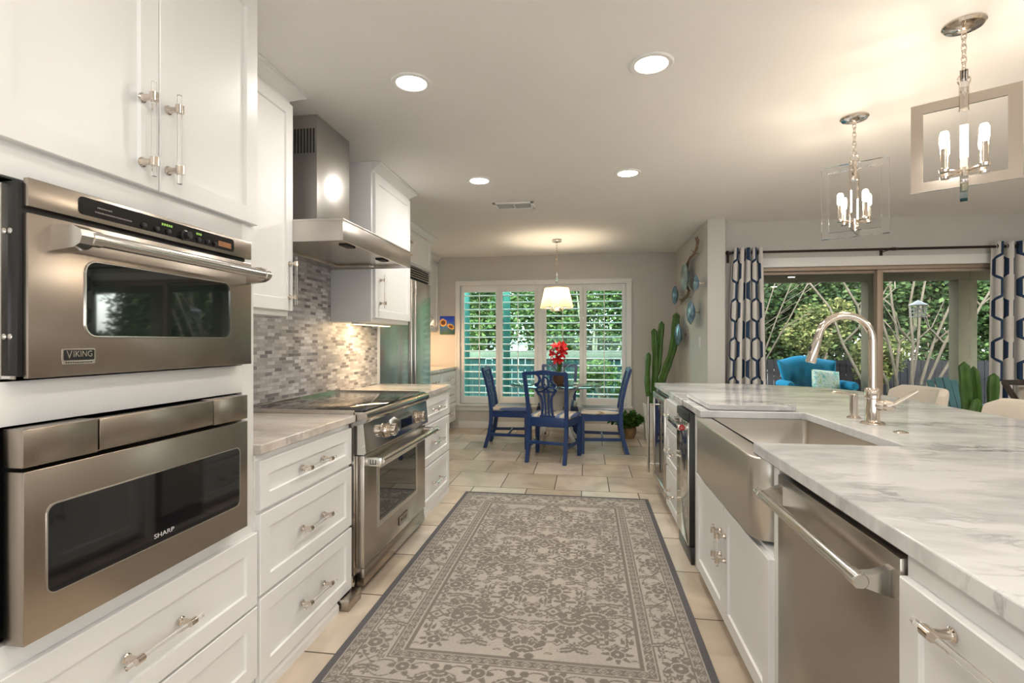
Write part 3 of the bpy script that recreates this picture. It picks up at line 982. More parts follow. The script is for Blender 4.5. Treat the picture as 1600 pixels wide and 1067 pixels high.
# ------------------------------------------------------------------ refrigerator, cabinet over it, desk
fr = thing('refrigerator', 'tall stainless built-in refrigerator beyond the left counter', 'refrigerator', (-2.2, 5.09, 0))
XR = -1.84
F0, F1 = 4.275, 5.895
MB().box(-2.53, XR - 0.03, F0, F1, 0.0, 2.09, 0.002).make('body', M['nickel_s'], fr)
for (a, b, hy) in ((F0 + 0.005, 5.13, 5.085), (5.165, F1 - 0.005, 5.205)):
    dr = MB().box(XR - 0.028, XR, a, b, 0.10, 1.945, 0.004).make('door', M['steel_f'], fr)
    m = MB(); m.cyl((XR + 0.05, hy, 0.45), (XR + 0.05, hy, 1.92), 0.016, 18)
    for z in (0.55, 1.80):
        m.cyl((XR, hy, z), (XR + 0.05, hy, z), 0.010, 12)
    m.make('handle', M['steel_b'], dr)
m = MB()
m.box(XR - 0.028, XR - 0.02, F0 + 0.005, F1 - 0.005, 1.96, 2.088)
m.mi = 1
for i in range(5):
    z = 1.968 + i * 0.025
    m.prism([(XR - 0.02, z), (XR - 0.001, z + 0.004), (XR - 0.001, z + 0.013), (XR - 0.02, z + 0.010)], 'y', F0 + 0.01, F1 - 0.01)
m.make('grille', [M['dark'], M['steel_b']], fr)
fc = thing('upper_cabinet', 'white cabinet with paired doors above the refrigerator', 'cabinet', (-2.2, 5.09, 2.10), 'cabinets around the refrigerator')
MB().box(-2.53, XR - 0.01, F0 - 0.02, F1 + 0.045, 2.097, CH - 0.003, 0.001).make('carcass', M['cab'], fc)
hw = (F1 - F0) / 2 - 0.012
door(fc, FL(XR - 0.01, F0 + 0.01, 2.115), hw, 0.335, hw - 0.03, 0.13, 0.13, 0.18)
door(fc, FL(XR - 0.01, F0 + 0.014 + hw, 2.115), hw, 0.335, 0.03, 0.13, 0.13, 0.18)
crown(fc, -2.53, XR - 0.01, F0 - 0.02, F1 + 0.045, 2.462, CH - 0.001, 0.07, False, True)
single('cabinet_end_panel', MB().box(-2.53, XR - 0.012, F1 + 0.003, F1 + 0.043, 0.0, 2.095, 0.002), M['cab'], 'narrow white end panel at the far side of the refrigerator', 'panel', (-2.2, F1 + 0.023, 0))
XK = -1.915
dk = thing('desk_cabinet', 'low white drawer cabinet of the desk nook against the window wall', 'cabinet', (-2.2, 6.7, 0))
D0, D1 = 5.945, YB - 0.045
MB().box(-2.53, XK - 0.02, D0, D1, 0.12, 0.876, 0.001).make('carcass', M['cab'], dk)
MB().box(-2.53, XK - 0.09, D0, D1, 0.0, 0.12).make('plinth', M['cab'], dk)
hw = (D1 - D0) / 2
for k in range(2):
    for z0, z1 in ((0.66, 0.85), (0.40, 0.65), (0.125, 0.39)):
        drawer(dk, FL(XK - 0.02, D0 + 0.005 + k * hw, z0), hw - 0.01, z1 - z0, sp=0.13, bar=0.2)
single('countertop', MB().box(-2.54, XK + 0.02, D0, YB - 0.04, 0.877, 0.914), M['marble_l'], 'pale stone top of the desk nook beneath the sunflower painting', 'countertop', (-2.2, 6.7, 0.877), bevel=0.004)
du = thing('upper_cabinet', 'far white wall cabinet above the desk nook beyond the refrigerator', 'cabinet', (-2.35, 6.6, 1.42), 'cabinets around the refrigerator')
D0 = 6.03
MB().box(-2.53, -2.215, D0, YB - 0.002, 1.42, CH - 0.003, 0.001).make('carcass', M['cab'], du)
for k in range(3):
    w3 = (YB - D0) / 3
    door(du, FL(-2.215, D0 + 0.004 + k * w3, 1.44), w3 - 0.008, 1.0, 0.05, 0.12, 0.13, 0.2)
crown(du, -2.53, -2.215, D0, YB - 0.002, 2.45, CH - 0.001, 0.07, False, False)
dl = thing('under_cabinet_light', 'warm light strip under the far wall cabinet of the desk nook', 'light', (-2.38, 6.7, 1.418))
MB().box(-2.42, -2.34, 6.2, 7.2, 1.405, 1.42, 0.002).make('housing', M['trim'], dl)
MB().box(-2.412, -2.348, 6.21, 7.19, 1.403, 1.4055).make('diffuser', emit('warm_strip_glow', (1.0, 0.66, 0.33), 5.0), dl)
area('under_cabinet_lamp', (-2.30, 6.85, 1.395), (0.15, 0.55, -1), 0.08, 0.8, 8, (1.0, 0.62, 0.33), dl)

# sunflower painting on the back wall
pt = thing('sunflower_painting', 'small unframed painting of two sunflowers on blue, left of the window', 'painting', (-2.055, YB, 1.384))
px0, px1, pz0, pz1 = -2.165, -1.945, 1.384, 1.655
def canvas_mat():
    m, nt, b = new_mat('blue_canvas')
    tc = nt.nodes.new('ShaderNodeTexCoord')
    n = nt.nodes.new('ShaderNodeTexNoise'); n.inputs['Scale'].default_value = 26; n.inputs['Detail'].default_value = 5; n.inputs['Distortion'].default_value = 1.5
    sp = nt.nodes.new('ShaderNodeSeparateXYZ')
    ad = nt.nodes.new('ShaderNodeMath'); ad.operation = 'MULTIPLY_ADD'; ad.inputs[1].default_value = 3.4; ad.inputs[2].default_value = -0.22
    a2 = nt.nodes.new('ShaderNodeMath'); a2.operation = 'MULTIPLY_ADD'; a2.inputs[1].default_value = 0.75
    r = nt.nodes.new('ShaderNodeValToRGB')
    for i, (p, c) in enumerate([(0.18, (0.02, 0.09, 0.02)), (0.42, (0.02, 0.10, 0.18)), (0.6, (0.03, 0.16, 0.42)), (0.85, (0.01, 0.06, 0.55))]):
        if i > 1: r.color_ramp.elements.new(p)
        r.color_ramp.elements[i].position = p; r.color_ramp.elements[i].color = (*c, 1)
    L = nt.links.new
    L(tc.outputs['Object'], n.inputs['Vector']); L(tc.outputs['Object'], sp.inputs[0]); L(sp.outputs['Z'], ad.inputs[0])
    L(n.outputs['Fac'], a2.inputs[0]); L(ad.outputs[0], a2.inputs[2]); L(a2.outputs[0], r.inputs['Fac']); L(r.outputs['Color'], b.inputs['Base Color'])
    b.inputs['Roughness'].default_value = 0.5
    return m
MB().box(px0, px1, YB - 0.022, YB - 0.001, pz0, pz1, 0.002).make('canvas', canvas_mat(), pt)
M['petal'] = P('sunflower_yellow', (0.85, 0.42, 0.03), 0.5, vary=0.3, vscale=90)
M['seedhead'] = P('sunflower_brown', (0.11, 0.03, 0.012), 0.6, vary=0.4, vscale=120)
rnd = random.Random(3)
for cx, cz, ra, rb, tilt in ((-2.112, 1.560, 0.058, 0.058, 0.0), (-1.995, 1.500, 0.060, 0.036, -0.45)):
    m = MB(); n = 20
    for k in range(n):
        a = 2 * PI * k / n; l = 1.0 + rnd.uniform(-0.12, 0.25); w = 0.17
        pts = [(0.5, a - w), (0.82, a - w * 0.9), (l, a + rnd.uniform(-.05, .05)), (0.82, a + w * 0.9), (0.5, a + w)]
        vs = []
        for q, t in pts:
            u, v = ra * q * math.cos(t), rb * q * math.sin(t)
            x, z = cx + u * math.cos(tilt) - v * math.sin(tilt), cz + u * math.sin(tilt) + v * math.cos(tilt)
            vs.append((min(max(x, px0 + 0.001), px1 - 0.001), YB - 0.0225 - 0.0004 * (k % 3), z))
        m.add(vs, [(0, 1, 2, 3, 4)])
    m.mi = 1
    m.add([(cx + ra * .62 * math.cos(t) * math.cos(tilt) - rb * .62 * math.sin(t) * math.sin(tilt), YB - 0.0245, cz + ra * .62 * math.cos(t) * math.sin(tilt) + rb * .62 * math.sin(t) * math.cos(tilt)) for t in [2 * PI * i / 20 for i in range(20)]], [tuple(range(20))])
    m.make('painted_sunflower', [M['petal'], M['seedhead']], pt, smooth=False)
# ------------------------------------------------------------------ island
XI = 0.612            # face-frame plane of the island
ICE = 0.598           # counter edge
def island_top():
    m = MB()
    y0, y1 = -0.6, 4.69
    sy0, sy1, sx = 1.965, 2.828, 1.112
    # outline with the sink notch open to the front, far right corner cut in a shallow curve
    poly = [(ICE, y0), (2.02, y0), (2.02, 3.95), (1.985, 4.13), (1.90, 4.29), (1.76, 4.45), (1.60, 4.57), (1.42, 4.65), (1.20, 4.69), (ICE, y1),
            (ICE, sy1), (sx - 0.02, sy1), (sx, sy1 - 0.02), (sx, sy0 + 0.02), (sx - 0.02, sy0), (ICE, sy0)]
    m.prism(poly, 'z', 0.876, 0.914)
    return m
single('island_countertop', island_top(), M['marble'], 'long white marble island top with grey veins and a sink cut-out', 'countertop', (1.3, 2.1, 0.876), bevel=0.004)
single('marble_board', MB().loft([[(x, y, z) for x, y in ((0.645 + i, 2.835 + i), (1.075 - i, 2.835 + i), (1.075 - i, 3.46 - i), (0.645 + i, 3.46 - i))] for i, z in ((0.014, 0.9142), (0.014, 0.918), (0.0, 0.920), (0.0, 0.946))]), M['marble'], 'rectangular marble board lying on the island beyond the sink', 'cutting board', (0.86, 3.15, 0.9142), bevel=0.006)

# core behind the fronts
core = MB()
core.box(1.24, 1.60, -0.5, 4.55, 0.09, 0.875).box(1.30, 1.56, -0.5, 4.5, 0, 0.09)
single('island_back_panel', core, M['cab'], 'white panelled back of the island under the overhang', 'cabinet', (1.4, 2.0, 0))

def unit(name, label, cat, ya, yb, group=None):
    return thing(name, label, cat, (0.92, (ya + yb) / 2, 0), group)

# near drawer cabinets
G = 'white drawer and door units of the island'
def icab(root, ya, yb, top=0.874):
    MB().box(XI, 1.235, ya, yb, 0.09, top, 0.001).make('carcass', M['cab'], root)
    MB().box(XI + 0.06, 1.235, ya, yb, 0.0, 0.09).make('plinth', M['cab'], root)
c = unit('drawer_cabinet', 'white island pull-out cabinet at the right foreground, beside the dishwasher', 'cabinet', 0.60, 1.085, G)
icab(c, 0.60, 1.0855)
dn = shaker(FR(XI, 1.078, 0.105), 0.468, 0.727).make('pull_out_front', M['cab'], c, ang=20)
pull(FR(XI, 1.078, 0.105), 0.232, 0.727 - 0.031, 0.17).make('handle', [M['nickel'], M['acrylic']], dn)
c = unit('drawer_cabinet', 'white island cabinet at the lower right edge, closest to the viewer', 'cabinet', 0.1, 0.597, G)
icab(c, 0.05, 0.598)
dn = shaker(FR(XI, 0.590, 0.105), 0.53, 0.727).make('pull_out_front', M['cab'], c, ang=20)
pull(FR(XI, 0.590, 0.105), 0.265, 0.727 - 0.031, 0.17).make('handle', [M['nickel'], M['acrylic']], dn)

# dishwasher
dw = unit('dishwasher', 'stainless dishwasher with a long round bar handle in the island', 'dishwasher', 1.09, 1.745)
W0, W1 = 1.092, 1.742
MB().box(XI + 0.03, 1.22, W0, W1, 0.10, 0.868, 0.001).make('tub', M['black'], dw)
MB().box(XI + 0.08, 1.22, W0, W1, 0.0, 0.10).make('toe_kick', M['black'], dw)
dd = MB().box(XI - 0.008, XI + 0.03, W0 + 0.003, W1 - 0.003, 0.105, 0.858, 0.003).make('door', M['steel_v'], dw)
m = MB(); hx, hz = 0.540, 0.802
m.cyl((hx, W0 + 0.03, hz), (hx, W1 - 0.03, hz), 0.0135, 24)
hdl = m.make('handle', M['steel_b'], dd)
for ya, s in ((W0 + 0.02, 1), (W1 - 0.02, -1)):
    m = MB()
    m.lathe([(0.0135, 0.0), (0.0160, 0.002), (0.0160, 0.034), (0.0145, 0.036)], (hx, ya - s * 0.005, hz), (0, s, 0), 24)
    pr = [(hx + 0.004, hz + 0.012), (hx + 0.030, hz + 0.015), (XI - 0.008, hz + 0.028), (XI - 0.008, hz - 0.032), (hx + 0.045, hz - 0.026), (hx + 0.022, hz - 0.018), (hx + 0.004, hz - 0.012)]
    m.prism(pr, 'y', ya if s > 0 else ya - 0.024, ya + 0.024 if s > 0 else ya)
    m.make('handle_bracket', M['steel_b'], dd)

# sink base with doors
sb = unit('sink_cabinet', 'white double-door cabinet below the farmhouse sink', 'cabinet', 1.75, 2.95, G)
S0, S1 = 1.748, 2.955
m = MB()
m.box(XI, 1.235, S0, S0 + 0.048, 0.09, 0.874, 0.001).box(XI, 1.235, 2.87, S1, 0.09, 0.874, 0.001).box(XI, 1.235, S0 + 0.048, 2.87, 0.09, 0.575, 0.001)
m.make('carcass', M['cab'], sb)
MB().box(XI + 0.06, 1.235, S0, S1, 0.0, 0.09).make('plinth', M['cab'], sb)
dwid = (2.905 - 1.788) / 2 - 0.0015
door(sb, FR(XI, 2.905, 0.060), dwid, 0.502, dwid - 0.034, 0.330, 0.105, 0.155)
door(sb, FR(XI, 2.905 - dwid - 0.003, 0.060), dwid, 0.502, 0.034, 0.330, 0.105, 0.155)

# farmhouse sink
sk = thing('farmhouse_sink', 'wide stainless apron-front sink set into the island', 'sink', (0.85, 2.37, 0.585))
A0, A1, AX = 1.868, 2.858, 0.572
pl = []
r = 0.075
for k in range(9):
    a = math.radians(180 + 90 * k / 8)
    pl.append((AX + r + r * math.cos(a), A0 + r + r * math.sin(a)))
pl += [(0.66, A0), (0.66, A1)]
for k in range(9):
    a = math.radians(90 + 90 * k / 8)
    pl.append((AX + r + r * math.cos(a), A1 - r + r * math.sin(a)))
m = MB()
def shrink(p, d):
    cx, cy = 0.62, (A0 + A1) / 2
    return [(x + d * (0.6 if x < 0.6 else 0), y + (d if y < cy else -d)) for x, y in p]
rings = []
for z, d in ((0.588, 0.004), (0.592, 0.0), (0.868, 0.0), (0.874, 0.003), (0.8755, 0.008)):
    rings.append([(x, y, z) for x, y in shrink(pl, d)])
# front shell only: close the top so that the basin starts behind it
m.loft(rings, True, True)
m.make('apron', M['steel_sink'], sk, ang=50)
m = MB()
bx0, bx1, by0, by1, bz0, bz1 = 0.662, 1.125, 1.952, 2.840, 0.640, 0.8755
t = 0.004
def rr(x0, x1, y0, y1, z, rad):
    return [((x0 + x1) / 2 + a, (y0 + y1) / 2 + b, z) for a, b in rrect(x1 - x0, y1 - y0, rad, 5)]
m.loft([rr(bx0 - 0.012, bx1 + 0.012, by0 - 0.012, by1 + 0.012, bz0 - 0.006, 0.03), rr(bx0 - 0.012, bx1 + 0.012, by0 - 0.012, by1 + 0.012, bz1, 0.03), rr(bx0, bx1, by0, by1, bz1, 0.022), rr(bx0, bx1, by0, by1, bz0 + 0.02, 0.022), rr(bx0 + 0.02, bx1 - 0.02, by0 + 0.02, by1 - 0.02, bz0, 0.015)], True, True)
bs = m.make('basin', M['steel_sink'], sk, ang=50)
MB().lathe([(0.055, 0.0005), (0.055, 0.003), (0.045, 0.003), (0.040, 0.001), (0.0, 0.001)], (0.95, 2.39, bz0), n=28).make('drain', M['steel_b'], bs)

# tall black-sided appliance with mirror steel front
tc_ = unit('trash_compactor', 'narrow black appliance with mirror steel front and red badge on its handle', 'appliance', 3.0, 3.44)
K0, K1 = 3.058, 3.432
MB().box(0.586, 1.22, K0, K1, 0.10, 0.868, 0.003).make('body', M['black'], tc_)
fpn = MB().box(0.577, 0.5855, K0 + 0.001, K1 - 0.002, 0.105, 0.812, 0.002).make('front_panel', M['steel_m'], tc_)
MB().box(0.592, XI + 0.10, K0 - 0.012, K1 + 0.006, 0.0, 0.10, 0.003).make('foot', M['black'], tc_)
MB().box(0.578, 0.5855, K0, K1, 0.818, 0.868, 0.002).make('control_console', M['black'], tc_)
m = MB()
m.box(0.520, 0.545, K0 + 0.012, K1 - 0.012, 0.765, 0.800, 0.008).box(0.53, 0.585, K0 + 0.012, K0 + 0.032, 0.768, 0.798, 0.004).box(0.53, 0.585, K1 - 0.032, K1 - 0.012, 0.768, 0.798, 0.004)
hh = m.make('handle', M['steel_b'], fpn)
m = MB(); m.lathe([(0.017, 0), (0.017, 0.003), (0.014, 0.005)], (0.545, K0 + 0.0125, 0.782), (0, -1, 0), 24)
m.mi = 1
m.lathe([(0.007, 0.0052), (0.007, 0.0056), (0.005, 0.0056), (0.005, 0.0052)], (0.545, K0 + 0.0125, 0.782), (0, -1, 0), 20, cap=False)
m.make('round_badge', [P('red_enamel', (0.42, 0.012, 0.012), 0.3, vary=0.05), M['nickel_s']], hh)
plate(MB(), 3.12, 0.335, 0.07, 0.022, 0.003, 0.5765, 0.578).make('nameplate', M['steel_b'], fpn)

# three-drawer unit
c = unit('drawer_cabinet', 'narrow white three-drawer unit between the beverage cooler and the black appliance', 'cabinet', 3.44, 3.985, G)
icab(c, 3.438, 3.986)
for z0, z1 in ((0.655, 0.852), (0.365, 0.642), (0.07, 0.352)):
    drawer(c, FR(XI, 3.976, z0), 0.53, z1 - z0)
# filler between the appliance and the sink cabinet
single('cabinet_filler', MB().box(XI, 1.235, 2.958, 3.040, 0.0, 0.872, 0.001), M['cab'], 'slim white filler post between the sink cabinet and the black appliance', 'panel', (0.92, 3.0, 0))

# beverage cooler
bc = unit('beverage_cooler', 'steel-framed glass-door beverage cooler at the far end of the island', 'cooler', 3.99, 4.66)
B0, B1 = 3.992, 4.655
MB().box(XI + 0.01, 1.22, B0, B1, 0.09, 0.855, 0.002).make('body', M['black'], bc)
MB().box(XI + 0.03, 1.22, B0, B1, 0.0, 0.09).make('toe_grille', M['black'], bc)
m = MB()
q = 0.05
m.box(0.580, XI + 0.008, B0, B0 + q, 0.10, 0.845, 0.003).box(0.580, XI + 0.008, B1 - q, B1, 0.10, 0.845, 0.003)
m.box(0.580, XI + 0.008, B0 + q, B1 - q, 0.795, 0.845, 0.003).box(0.580, XI + 0.008, B0 + q, B1 - q, 0.10, 0.15, 0.003)
dr = m.make('door_frame', M['steel_v'], bc)
MB().box(0.588, 0.594, B0 + q, B1 - q, 0.15, 0.795).make('glass', M['blackglass'], dr)
m = MB(); hy = B1 - 0.045
m.cyl((0.535, hy, 0.135), (0.535, hy, 0.80), 0.0125, 18)
for z in (0.21, 0.73):
    m.cyl((0.535, hy, z), (0.582, hy, z), 0.008, 12)
m.make('handle', M['steel_b'], dr)
single('island_end_panel', MB().box(XI + 0.002, 1.235, 4.658, 4.676, 0.0, 0.874, 0.001), M['cab'], 'white end panel of the island next to the beverage cooler', 'panel', (0.92, 4.667, 0))

# faucet
fa = thing('kitchen_faucet', 'polished nickel gooseneck pull-down faucet behind the sink', 'faucet', (1.256, 2.48, 0.914))
fx, fy = 1.256, 2.48
MB().lathe([(0.048, 0.0), (0.048, 0.004), (0.043, 0.009), (0.030, 0.013), (0.0275, 0.02), (0.0275, 0.112), (0.031, 0.116), (0.031, 0.152), (0.027, 0.158), (0.022, 0.162)], (fx, fy, 0.914), n=36).make('body', M['nickel'], fa)
pts = [(fx, fy, 1.07), (fx, fy, 1.18), (fx, fy, 1.285)]
R = 0.112
for k in range(1, 17):
    a = PI * k / 16 * 0.94
    pts.append((fx - R + R * math.cos(a), fy + 0.0, 1.285 + R * math.sin(a)))
MB().tube(pts, 0.0165, 18).make('gooseneck', M['nickel'], fa)
e = Vector(pts[-1]); dirv = (Vector(pts[-1]) - Vector(pts[-2])).normalized()
sp_ = MB(); sp_.tube([e, e + dirv * 0.012, e + dirv * 0.013, e + dirv * 0.12, e + dirv * 0.126], [0.0165, 0.0165, 0.0185, 0.022, 0.020], 20)
sh = sp_.make('spray_head', M['nickel'], fa)
MB().ell(e + dirv * 0.062 + Vector((-0.0195, -0.004, 0.0)), 0.006, 0.008, 0.014, 12, 8).make('spray_button', M['black'], sh)
m = MB()
hc = Vector((fx, fy, 1.0)); hv = Vector((0.80, -0.60, 0.0)).normalized()
m.lathe([(0.024, 0.0), (0.026, 0.012), (0.022, 0.030), (0.025, 0.036), (0.025, 0.050), (0.021, 0.056), (0.021, 0.062), (0.014, 0.070)], hc + hv * 0.012, hv, 26)
p0 = hc + hv * 0.066
m.tube([p0, p0 + Vector((0.02, -0.005, 0.012)), p0 + Vector((0.085, -0.02, 0.062)), p0 + Vector((0.094, -0.022, 0.069))], [0.0125, 0.0115, 0.0095, 0.0085], 16)
m.make('lever_handle', M['nickel_s'], fa)
# soap dispenser
sd = thing('soap_dispenser', 'small polished nickel soap dispenser left of the faucet', 'soap dispenser', (1.262, 2.654, 0.914))
MB().lathe([(0.030, 0), (0.030, 0.004), (0.024, 0.008), (0.0175, 0.012), (0.0170, 0.088), (0.0175, 0.092), (0.0175, 0.112), (0.014, 0.116)], (1.262, 2.654, 0.914), n=26).make('body', M['nickel_s'], sd)
MB().tube([(1.270, 2.655, 1.026), (1.22, 2.648, 1.032), (1.165, 2.64, 1.038), (1.160, 2.64, 1.035)], [0.007, 0.0065, 0.006, 0.005], 12).make('spout', M['nickel'], sd)
asw = MB(); asw.lathe([(0.026, 0), (0.026, 0.003), (0.022, 0.005), (0.014, 0.0055), (0.013, 0.008), (0.0, 0.009)], (1.245, 2.253, 0.914), n=28)
single('air_switch', asw, M['nickel'], 'flush round nickel disposal button in the marble right of the faucet', 'button', (1.245, 2.253, 0.914))

# ------------------------------------------------------------------ pendants over the island
def chain(mb, p0, p1, link=0.034, wire=0.0022, wid=0.009):
    p0 = Vector(p0); p1 = Vector(p1); L = (p1 - p0).length; n = max(1, round(L / (link * 0.72)))
    d = (p1 - p0) / n
    for k in range(n):
        c = p0 + d * (k + 0.5); h = d.length * 0.5 + wire * 2; pts = []
        for j in range(14):
            a = 2 * PI * j / 14
            s = (abs(math.cos(a)) ** 0.7) * (1 if math.cos(a) > 0 else -1) * wid
            off = Vector((s, 0, 0)) if k % 2 == 0 else Vector((0, s, 0))
            pts.append(c + off + Vector((0, 0, math.sin(a) * h)))
        mb.tube(pts, wire, 8, loop=True)
def lframe(mb, c, u, half, zb, zt, band, th):
    """square ring in the vertical plane through c along unit vector u"""
    u = Vector(u).normalized(); w = Vector((-u.y, u.x, 0)); c = Vector(c)
    def P3(a, z, t): return c + u * a + w * t + Vector((0, 0, z))
    o = [(-half, zb), (half, zb), (half, zt), (-half, zt)]
    i = [(-half + band, zb + band), (half - band, zb + band), (half - band, zt - band), (-half + band, zt - band)]
    rings = [[P3(a, z, t) for a, z in q] for q, t in ((o, -th), (o, th), (i, th), (i, -th))]
    # ring tube: loop the four profiles
    n = 4; vs = [p for r in rings for p in r]; fs = []
    for r in range(4):
        for j in range(n):
            k = (j + 1) % n; a = r * n; b = ((r + 1) % 4) * n
            fs.append((a + j, a + k, b + k, b + j))
    mb.add(vs, fs)
def pendant(x, y, label, ang_metal, ztop, zlow, half):
    r = thing('lantern_pendant', label, 'pendant light', (x, y, CH), 'crossed-frame pendants over the island')
    MB().lathe([(0.0, 0), (0.070, 0.0), (0.070, -0.006), (0.062, -0.014), (0.048, -0.016), (0.018, -0.020), (0.010, -0.026), (0.008, -0.040), (0.0, -0.042)], (x, y, CH), n=36).make('canopy', M['nickel'], r)
    m = MB(); chain(m, (x, y, ztop + 0.045), (x, y, CH - 0.036))
    m.make('chain', M['nickel'], r)
    m = MB()
    m.tube([(x + 0.022 * math.cos(t), y, ztop + 0.024 + 0.022 * math.sin(t)) for t in [2 * PI * k / 20 for k in range(20)]], 0.0035, 8, loop=True)
    m.make('hanging_ring', M['nickel'], r)
    um = (math.cos(ang_metal), math.sin(ang_metal), 0); ua = (-math.sin(ang_metal), math.cos(ang_metal), 0)
    m = MB(); lframe(m, (x, y, 0), um, half, zlow + 0.025, ztop - 0.035, 0.040, 0.004); m.make('nickel_frame', M['nickel'], r, smooth=False)
    m = MB(); lframe(m, (x, y, 0), ua, half - 0.002, zlow, ztop, 0.034, 0.012); m.make('acrylic_frame', M['acrylic_frame'], r, smooth=False)
    MB().cyl((x, y, ztop - 0.095), (x, y, ztop + 0.012), 0.016, 24).make('socket_cup', M['nickel'], r)
    m = MB(); z0 = zlow + 0.085
    m.cyl((x, y, zlow + 0.03), (x, y, z0 + 0.012), 0.013, 18)
    arm = 0.082
    for k in range(4):
        a = ang_metal + PI / 4 + PI / 2 * k
        m.tube([(x, y, z0), (x + arm * math.cos(a), y + arm * math.sin(a), z0)], 0.006, 8)
    m.make('candle_arms', M['nickel'], r)
    for k in range(4):
        a = ang_metal + PI / 4 + PI / 2 * k
        cx, cy = x + arm * math.cos(a), y + arm * math.sin(a)
        m = MB(); m.lathe([(0.016, -0.006), (0.018, 0.004), (0.012, 0.008), (0.0115, 0.012), (0.0115, 0.085), (0.0, 0.085)], (cx, cy, z0), n=18)
        cs_ = m.make('candle_sleeve', M['nickel'], r)
        MB().lathe([(0.006, 0.086), (0.014, 0.094), (0.0155, 0.11), (0.015, 0.14), (0.011, 0.152), (0.0, 0.156)], (cx, cy, z0), n=18).make('bulb', M['bulb'], cs_)
    d = bpy.data.lights.new('pendant_lamp', 'POINT'); d.energy = 4; d.color = (1.0, 0.84, 0.68); d.shadow_soft_size = 0.07
    o = bpy.data.objects.new('pendant_lamp', d); COL.objects.link(o); o.parent = r; o.location = (0, 0, z0 + 0.115 - CH)
pendant(1.478, 3.101, 'farther square pendant showing its clear acrylic frame face-on', math.radians(57), 2.275, 1.865, 0.160)
pendant(1.470, 2.251, 'nearer square pendant at top right showing its nickel frame face-on', math.radians(-33), 2.285, 1.865, 0.165)

# ------------------------------------------------------------------ bar stools at the far side of the island
M['linen'] = P('cream_linen', (0.66, 0.60, 0.52), 0.9, bump=0.6, bscale=420, vary=0.06, vscale=160)
M['darkwood'] = P('dark_wood', (0.055, 0.042, 0.034), 0.45, vary=0.2, vscale=20)
def stool(x, y, label):
    r = thing('bar_stool', label, 'bar stool', (x, y, 0), 'cream upholstered stools at the island')
    # curved upholstered back: wraps round the rear (+X) side
    m = MB()
    def back(uu, vv):
        # u around the padded cross-section path, handled below
        return None
    n = 21; rings = []
    for i in range(n):
        s = -1 + 2 * i / (n - 1)
        yy = 0.275 * s
        xx = 0.21 - 0.10 * abs(s) ** 2.6
        zt = 0.952 - 0.035 * max(0, abs(s) - 0.80) / 0.2
        th = 0.040 if abs(s) < 0.97 else 0.030
        ring = []
        for k in range(18):
            a = 2 * PI * k / 18
            cz = (0.64 + zt) / 2; hz = (zt - 0.64) / 2
            ca, sa = math.cos(a), math.sin(a)
            px = th * (abs(ca) ** 0.5) * (1 if ca > 0 else -1); pz = hz * (abs(sa) ** 0.35) * (1 if sa > 0 else -1)
            lean = (cz + pz - 0.64) * 0.16
            ring.append((x + xx + px + lean, y + yy, cz + pz))
        rings.append(ring)
    m.loft(rings); m.make('backrest', M['linen'], r, ang=60)
    m = MB(); m.box(x - 0.23, x + 0.20, y - 0.25, y + 0.25, 0.575, 0.665, 0.035, 4); m.make('seat', M['linen'], r, ang=60)
    for sx in (-1, 1):
        for sy in (-1, 1):
            MB().tube([(x + sx * 0.17, y + sy * 0.19, 0.58), (x + sx * 0.215, y + sy * 0.225, 0.0)], [0.022, 0.015], 10).make('leg', M['darkwood'], r)
    m = MB()
    for sy in (-1, 1):
        m.tube([(x - 0.205, y + sy * 0.217, 0.18), (x + 0.205, y + sy * 0.217, 0.18)], 0.010, 8)
    m.tube([(x - 0.205, y - 0.217, 0.18), (x - 0.205, y + 0.217, 0.18)], 0.010, 8)
    m.make('foot_rail', M['darkwood'], r)
stool(2.20, 4.085, 'cream upholstered bar stool farther along the island, behind the faucet')
stool(2.20, 3.13, 'nearer cream upholstered bar stool at the right edge of the photo')
